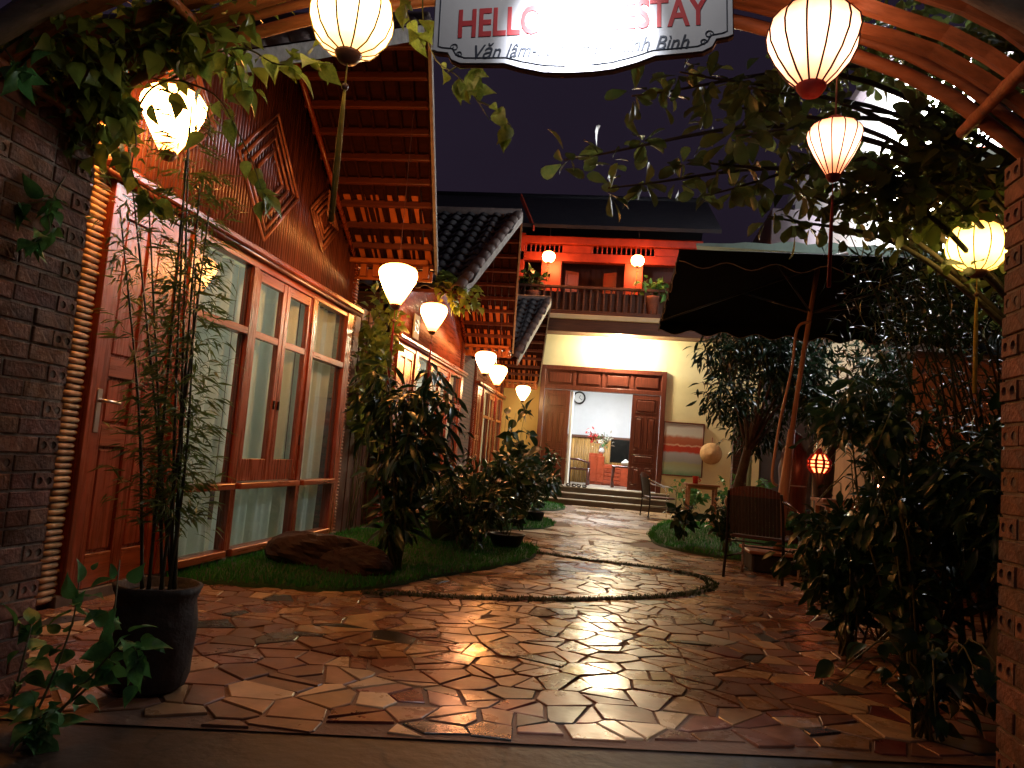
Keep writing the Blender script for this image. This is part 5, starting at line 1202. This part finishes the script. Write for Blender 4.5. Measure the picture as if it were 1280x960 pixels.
P_, D_, N_ = map(np.array, (P_, D_, N_)); m_ = thin(P_, [(1058, 112, 1128, 190), (1222, 160, 1272, 220)], .0); P_, D_, N_ = P_[m_], D_[m_], N_[m_]; sel = rng.permutation(len(P_)); k = 300; sz = .108*(.6+.6*rng.random(len(P_)))
leafobjs(LM['old'], tr, P_[sel[:k]], D_[sel[:k]], N_[sel[:k]], sz[:k]); batch('foliage', M['leafo'], tr, 'obov', P_[sel[k:]], D_[sel[k:]], N_[sel[k:]], sz[k:], 'stuff')
# thick crown farther right
n = 3800; cen = np.where(rng.random((n, 1)) < .5, np.array([[2.75, 4.9, 2.75]]), A3(1195, 135, 4.7)[None]); g = rng.normal(size=(n, 3)); g = unit(g)*(.45+.55*rng.random((n, 1)))*[1.15, .7, .8]
g = (cen+g); g = g[thin(g, [(1058, 112, 1128, 190), (1222, 160, 1272, 220)], .0)]; n = len(g); batch('crown', M['leafo'], tr, 'obov', g, rdir(n, .3), upn(n, .6), .12*(.6+.6*rng.random(n)), 'stuff')
# dark bamboo clump and shrubs inside the gate on the right
bc = thing('bamboo_clump', 'dark feathery bamboo clump under the yellow round lantern', 'bamboo', (2.75, 5.6, 0)); P_, D_ = [], []
for i in range(34):
    b0 = np.array([2.75+rng.normal(0, .25), 5.6+rng.normal(0, .2), 0]); tip = A3(rng.uniform(1050, 1250), rng.uniform(250, 560), 5.2+rng.normal(0, .3)); p = curve([b0, b0*.5+tip*.5+np.array([.05, 0, .25]), tip], 20); MB().tube(p, list(np.linspace(.012, .003, 20)), 5).build('culm', M['culm'], bc, True)
    for j in range(5, 20):
        for _ in range(17): P_.append(p[j]+rng.normal(0, .09, 3)); D_.append(rng.normal(size=3)+np.array([0, 0, -.4]))
P_ = np.array(P_); D_ = np.array(D_); m_ = thin(P_, [(1135, 425, 1255, 615)], .22); P_, D_ = P_[m_], D_[m_]; n = len(P_); batch('foliage', M['leafd'], bc, 'thin', np.array(P_), np.array(D_), upn(n, .7), .12*(.6+.6*rng.random(n)), 'stuff')
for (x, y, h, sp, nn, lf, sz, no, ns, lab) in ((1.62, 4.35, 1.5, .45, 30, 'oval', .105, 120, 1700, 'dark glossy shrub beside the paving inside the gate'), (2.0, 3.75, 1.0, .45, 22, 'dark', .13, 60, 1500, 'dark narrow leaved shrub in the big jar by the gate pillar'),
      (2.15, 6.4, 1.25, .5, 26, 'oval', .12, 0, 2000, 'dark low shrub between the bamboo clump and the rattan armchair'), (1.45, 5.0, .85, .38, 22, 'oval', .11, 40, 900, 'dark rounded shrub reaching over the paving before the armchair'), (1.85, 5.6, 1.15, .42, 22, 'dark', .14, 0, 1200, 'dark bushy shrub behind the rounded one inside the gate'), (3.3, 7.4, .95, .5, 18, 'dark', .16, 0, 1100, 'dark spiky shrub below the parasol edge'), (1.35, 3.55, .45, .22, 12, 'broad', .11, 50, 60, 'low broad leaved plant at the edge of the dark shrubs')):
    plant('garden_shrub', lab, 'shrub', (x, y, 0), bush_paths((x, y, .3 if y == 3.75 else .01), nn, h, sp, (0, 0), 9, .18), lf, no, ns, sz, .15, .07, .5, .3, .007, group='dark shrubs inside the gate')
jr = thing('glazed_jar', 'big dark glazed jar inside the gate on the parasol side', 'jar', (2.0, 3.75, 0)); MB().lathe([(.2, 0), (.3, .1), (.33, .3), (.28, .48), (.24, .54), (.28, .6), (.25, .6), (.22, .52)], 26, (2.0, 3.75, .0)).build('body', M['potb'], jr, True); MB().lathe([(.24, 0), (.02, .01)], 18, (2.0, 3.75, .5)).build('soil', M['soil'], jr, True)
# fruit trees behind the armchair
def tree(label, base, h0, cen, rad, n, size, no=0, group='trees around the parasol', leaf='dark'):
    t = thing('fruit_tree', label, 'tree', tuple(base), group); b0 = np.array(base); c = np.array(cen); p = curve([b0, b0*.6+c*.4+np.array([.05, 0, 0]), c+np.array([0, 0, -.3])], 14); MB().tube(p, list(np.linspace(.11, .05, 14)), 9).build('trunk', M['bark'], t, True)
    lob = [c+rng.normal(size=3)*np.array(rad)*.55 for _ in range(13)]
    for L_ in lob: q = curve([p[9], (p[11]+L_)/2+rng.normal(0, .08, 3), L_], 9); MB().tube(q, list(np.linspace(.03, .008, 9)), 6).build('limb', M['bark'], t, True)
    k = rng.integers(0, len(lob), n); g = unit(rng.normal(size=(n, 3)))*(.35+.65*rng.random((n, 1)))*np.array(rad)*.52; pos = np.array(lob)[k]+g
    d = unit(g/np.array(rad)+rng.normal(size=(n, 3))*.6+np.array([[0, 0, -.55]])); nr = upn(n, .5); sz = size*(.65+.6*rng.random(n))
    batch('crown', M[KM[leaf]], t, KIND[leaf], pos, d, nr, sz, 'stuff'); return t
cpt = A3(905, 640, 12.4)
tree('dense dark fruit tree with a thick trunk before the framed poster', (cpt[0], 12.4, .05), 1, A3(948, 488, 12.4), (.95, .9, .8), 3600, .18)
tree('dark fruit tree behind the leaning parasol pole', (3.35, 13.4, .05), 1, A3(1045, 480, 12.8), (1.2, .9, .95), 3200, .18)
# plants along the bungalows
def pot(label, x, y, r, h, m='potb'):
    t = thing('plant_pot', label, 'pot', (x, y, .03), 'pots on the lawns'); MB().lathe([(r*.7, 0), (r*.95, h*.6), (r*1.02, h*.9), (r*1.1, h), (r*.95, h), (r*.9, h*.86)], 20, (x, y, .03)).build('body', M[m], t, True); MB().lathe([(r*.92, 0), (.01, .01)], 16, (x, y, .03+h*.86)).build('soil', M['soil'], t, True)
big = A3(488, 715, 6.15)
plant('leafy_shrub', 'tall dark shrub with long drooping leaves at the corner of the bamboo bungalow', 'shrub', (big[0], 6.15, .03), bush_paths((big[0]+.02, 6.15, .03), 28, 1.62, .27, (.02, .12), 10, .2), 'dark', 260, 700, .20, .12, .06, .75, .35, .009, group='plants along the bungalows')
for (px, py, Y, h, sp, ns_, lf, sz, no, ns, lab) in ((585, 690, 7.9, .75, .38, 20, 'dark', .17, 90, 420, 'spreading dark shrub next to the tall drooping one'), (612, 668, 9.3, .95, .4, 20, 'oval', .15, 80, 500, 'bushy shrub before the windows of the second bungalow'),
      (648, 650, 11.4, .95, .45, 20, 'oval', .13, 40, 900, 'round dense shrub on the second lawn'), (632, 640, 12.9, 1.75, .35, 9, 'broad', .22, 40, 40, 'tall plant with big leaves before the yellow wall'), (672, 628, 15.6, 1.15, .4, 18, 'oval', .16, 40, 500, 'leafy shrub beside the entrance steps'), (548, 668, 8.7, .75, .3, 14, 'dark', .18, 50, 250, 'shrub with long leaves under the second bungalow ledge')):
    q = A3(px, py, Y); plant('leafy_shrub', lab, 'shrub', (q[0], Y, .04), bush_paths((q[0], Y, .04), ns_, h, sp, (0, 0), 9, .12), lf, no, ns, sz, .15, .06, .45, .35, .006, group='plants along the bungalows')
for (px, py, Y, r, h, lab, n, lf) in ((632, 688, 8.55, .19, .16, 'low black pot with leafy plant near the tip of the first lawn', 40, 'oval'), (668, 643, 12.4, .16, .17, 'low black pot on the second lawn', 26, 'oval'), (556, 672, 8.6, .2, .25, 'black pot under the spreading shrub', 0, 'oval')):
    q = A3(px, py, Y); pot(lab, q[0], Y, r, h)
    if n: plant('pot_plant', lab.replace('low black pot', 'small glossy plant in the low black pot').replace(' with leafy plant', ''), 'plant', (q[0], Y, .18), bush_paths((q[0], Y, .17), 9, .22, .14, (0, 0), 6, .08), lf, n, 0, .13, .3, .03, .2, .3, .004, group='small pot plants')
# climber on the corner of the bamboo bungalow
paths = [curve([(-3.18+rng.normal(0, .03), 8.45+rng.random()*1.1, .05), (-3.12+.1*rng.random(), 8.5+rng.random()*1.05, 1.5), (-3.05+.12*rng.random(), 8.45+rng.random()*1.1, 2.4+.6*rng.random())], 14) for _ in range(11)]
plant('climbing_vine', 'climber with yellowish leaves on the fence between the bungalows', 'vine', (-3.15, 9, 0), paths, 'vine', 260, 500, .13, .35, .10, .6, .45, .006, group='climbers along the bungalows')
paths = [curve([A3(*q) for q in pts], 10) for pts in ([(545, 345, 9.7), (565, 352, 9.65), (590, 365, 9.6), (598, 385, 9.6)], [(548, 355, 9.7), (575, 362, 9.6), (592, 392, 9.6)], [(550, 350, 9.7), (556, 365, 9.65), (575, 385, 9.6)])]
plant('climbing_vine', 'vine tuft hanging over the tiled eave of the second bungalow', 'vine', A3(545, 345, 9.7), paths, 'vine', 70, 60, .14, .0, .08, .6, .4, .005, group='climbers along the bungalows')
# boulder by the bungalow
def boulder(label, c, r, seed, m='rock'):
    g = np.random.default_rng(seed); n, mr = 48, 26; v = []; f = []; dirs = g.normal(size=(16, 3)); dirs = unit(dirs); off = .72+.28*g.random(16)
    for i in range(mr):
        th = math.pi*i/(mr-1)
        for k in range(n):
            a = 6.2832*k/n; d = np.array([math.sin(th)*math.cos(a), math.sin(th)*math.sin(a), math.cos(th)]); s_ = min([1.05]+[o/max(.05, float(d@q)) for q, o in zip(dirs, off) if d@q > .3]); s_ *= 1+.10*noise.noise(Vector(d)*3.1+Vector((seed, 0, 0)))+.05*noise.noise(Vector(d)*9)+.025*noise.noise(Vector(d)*22); v.append((c[0]+d[0]*s_*r[0], c[1]+d[1]*s_*r[1], max(0.0, c[2]+d[2]*s_*r[2])))
    f = [(i*n+k, i*n+(k+1) % n, (i+1)*n+(k+1) % n, (i+1)*n+k) for i in range(mr-1) for k in range(n)]; o = MB().add(v, f).build('boulder', M[m]); solo(o, label, 'boulder', 'boulders on the lawn'); return o
boulder('reddish flat topped boulder against the bamboo bungalow windows', (-2.42, 6.15, .10), (.45, .3, .21), 4); boulder('dark boulder below the tall drooping shrub', (-2.02, 5.95, .08), (.28, .24, .17), 9)
# plants right of the path
for (px, py, Y, h, sp, ns_, lf, sz, no, ns, lab) in ((850, 678, 11.2, .55, .2, 10, 'broad', .17, 30, 20, 'young broad leaved plant on the lawn by the path'), (905, 690, 10.2, .6, .35, 16, 'oval', .12, 30, 420, 'brownish low bush behind the rattan armchair'), (862, 640, 16.9, .75, .35, 14, 'green', .14, 30, 120, 'light green bush under the framed poster'), (925, 640, 14.9, .9, .4, 14, 'green', .14, 20, 220, 'light green bush beside the brick post'), (1010, 640, 12.2, .55, .4, 14, 'green', .12, 0, 260, 'leafy bush at the foot of the carved post'), (1060, 650, 10.8, .5, .4, 14, 'oval', .12, 0, 420, 'dark bush beneath the narrow wooden table'), (1165, 640, 7.3, .55, .3, 14, 'oval', .11, 0, 420, 'dark bush by the small lamp at the orange wall')):
    q = A3(px, py, Y); plant('garden_plant', lab, 'plant', (q[0], Y, .03), bush_paths((q[0], Y, .03), ns_, h, sp, (0, 0), 8, .1), lf, no, ns, sz, .2, .05, .3, .35, .005, group='plants on the lawn by the parasol')
q = A3(1195, 612, 7.2); n = 40; rfl = thing('red_flowers', 'cluster of red flowers by the orange wall', 'flowers', (q[0], 7.2, 0)); batch('petals', M['redf'], rfl, 'oval', q[None]+rng.normal(size=(n, 3))*[.09, .06, .05], rdir(n), upn(n, .6), np.full(n, .09), 'stuff'); MB().tube([(q[0], 7.2, 0), (q[0], 7.2, q[2])], .012, 6).build('stalk', M['stem'], rfl)
# balcony plants
for (px, py, nm, lf, n, h, lab) in ((665, 388, 0, 'broad', 40, .5, 'dark bushy plant on the balcony by the red end pillar'), (815, 392, 0, 'green', 60, .42, 'bright green plant on the balcony rail')):
    q = A3(px, py, 19.15); plant('balcony_plant', lab, 'plant', (q[0], 19.15, 4.86), bush_paths((q[0], 19.15, 5.3), 14, h, .38, (0, 0), 8, .2), lf, n, 60, .2, .1, .06, .3, .4, .01, group='balcony plants'); pt_ = thing('plant_pot', 'pot of the '+lab, 'pot', (q[0], 19.15, 4.86), 'balcony pots'); MB().lathe([(.14, 0), (.2, .4), (.22, .46), (.19, .46)], 16, (q[0], 19.15, 4.86)).build('body', M['terr'], pt_, True); MB().lathe([(.19, 0), (.01, .01)], 12, (q[0], 19.15, 5.28)).build('soil', M['soil'], pt_, True)
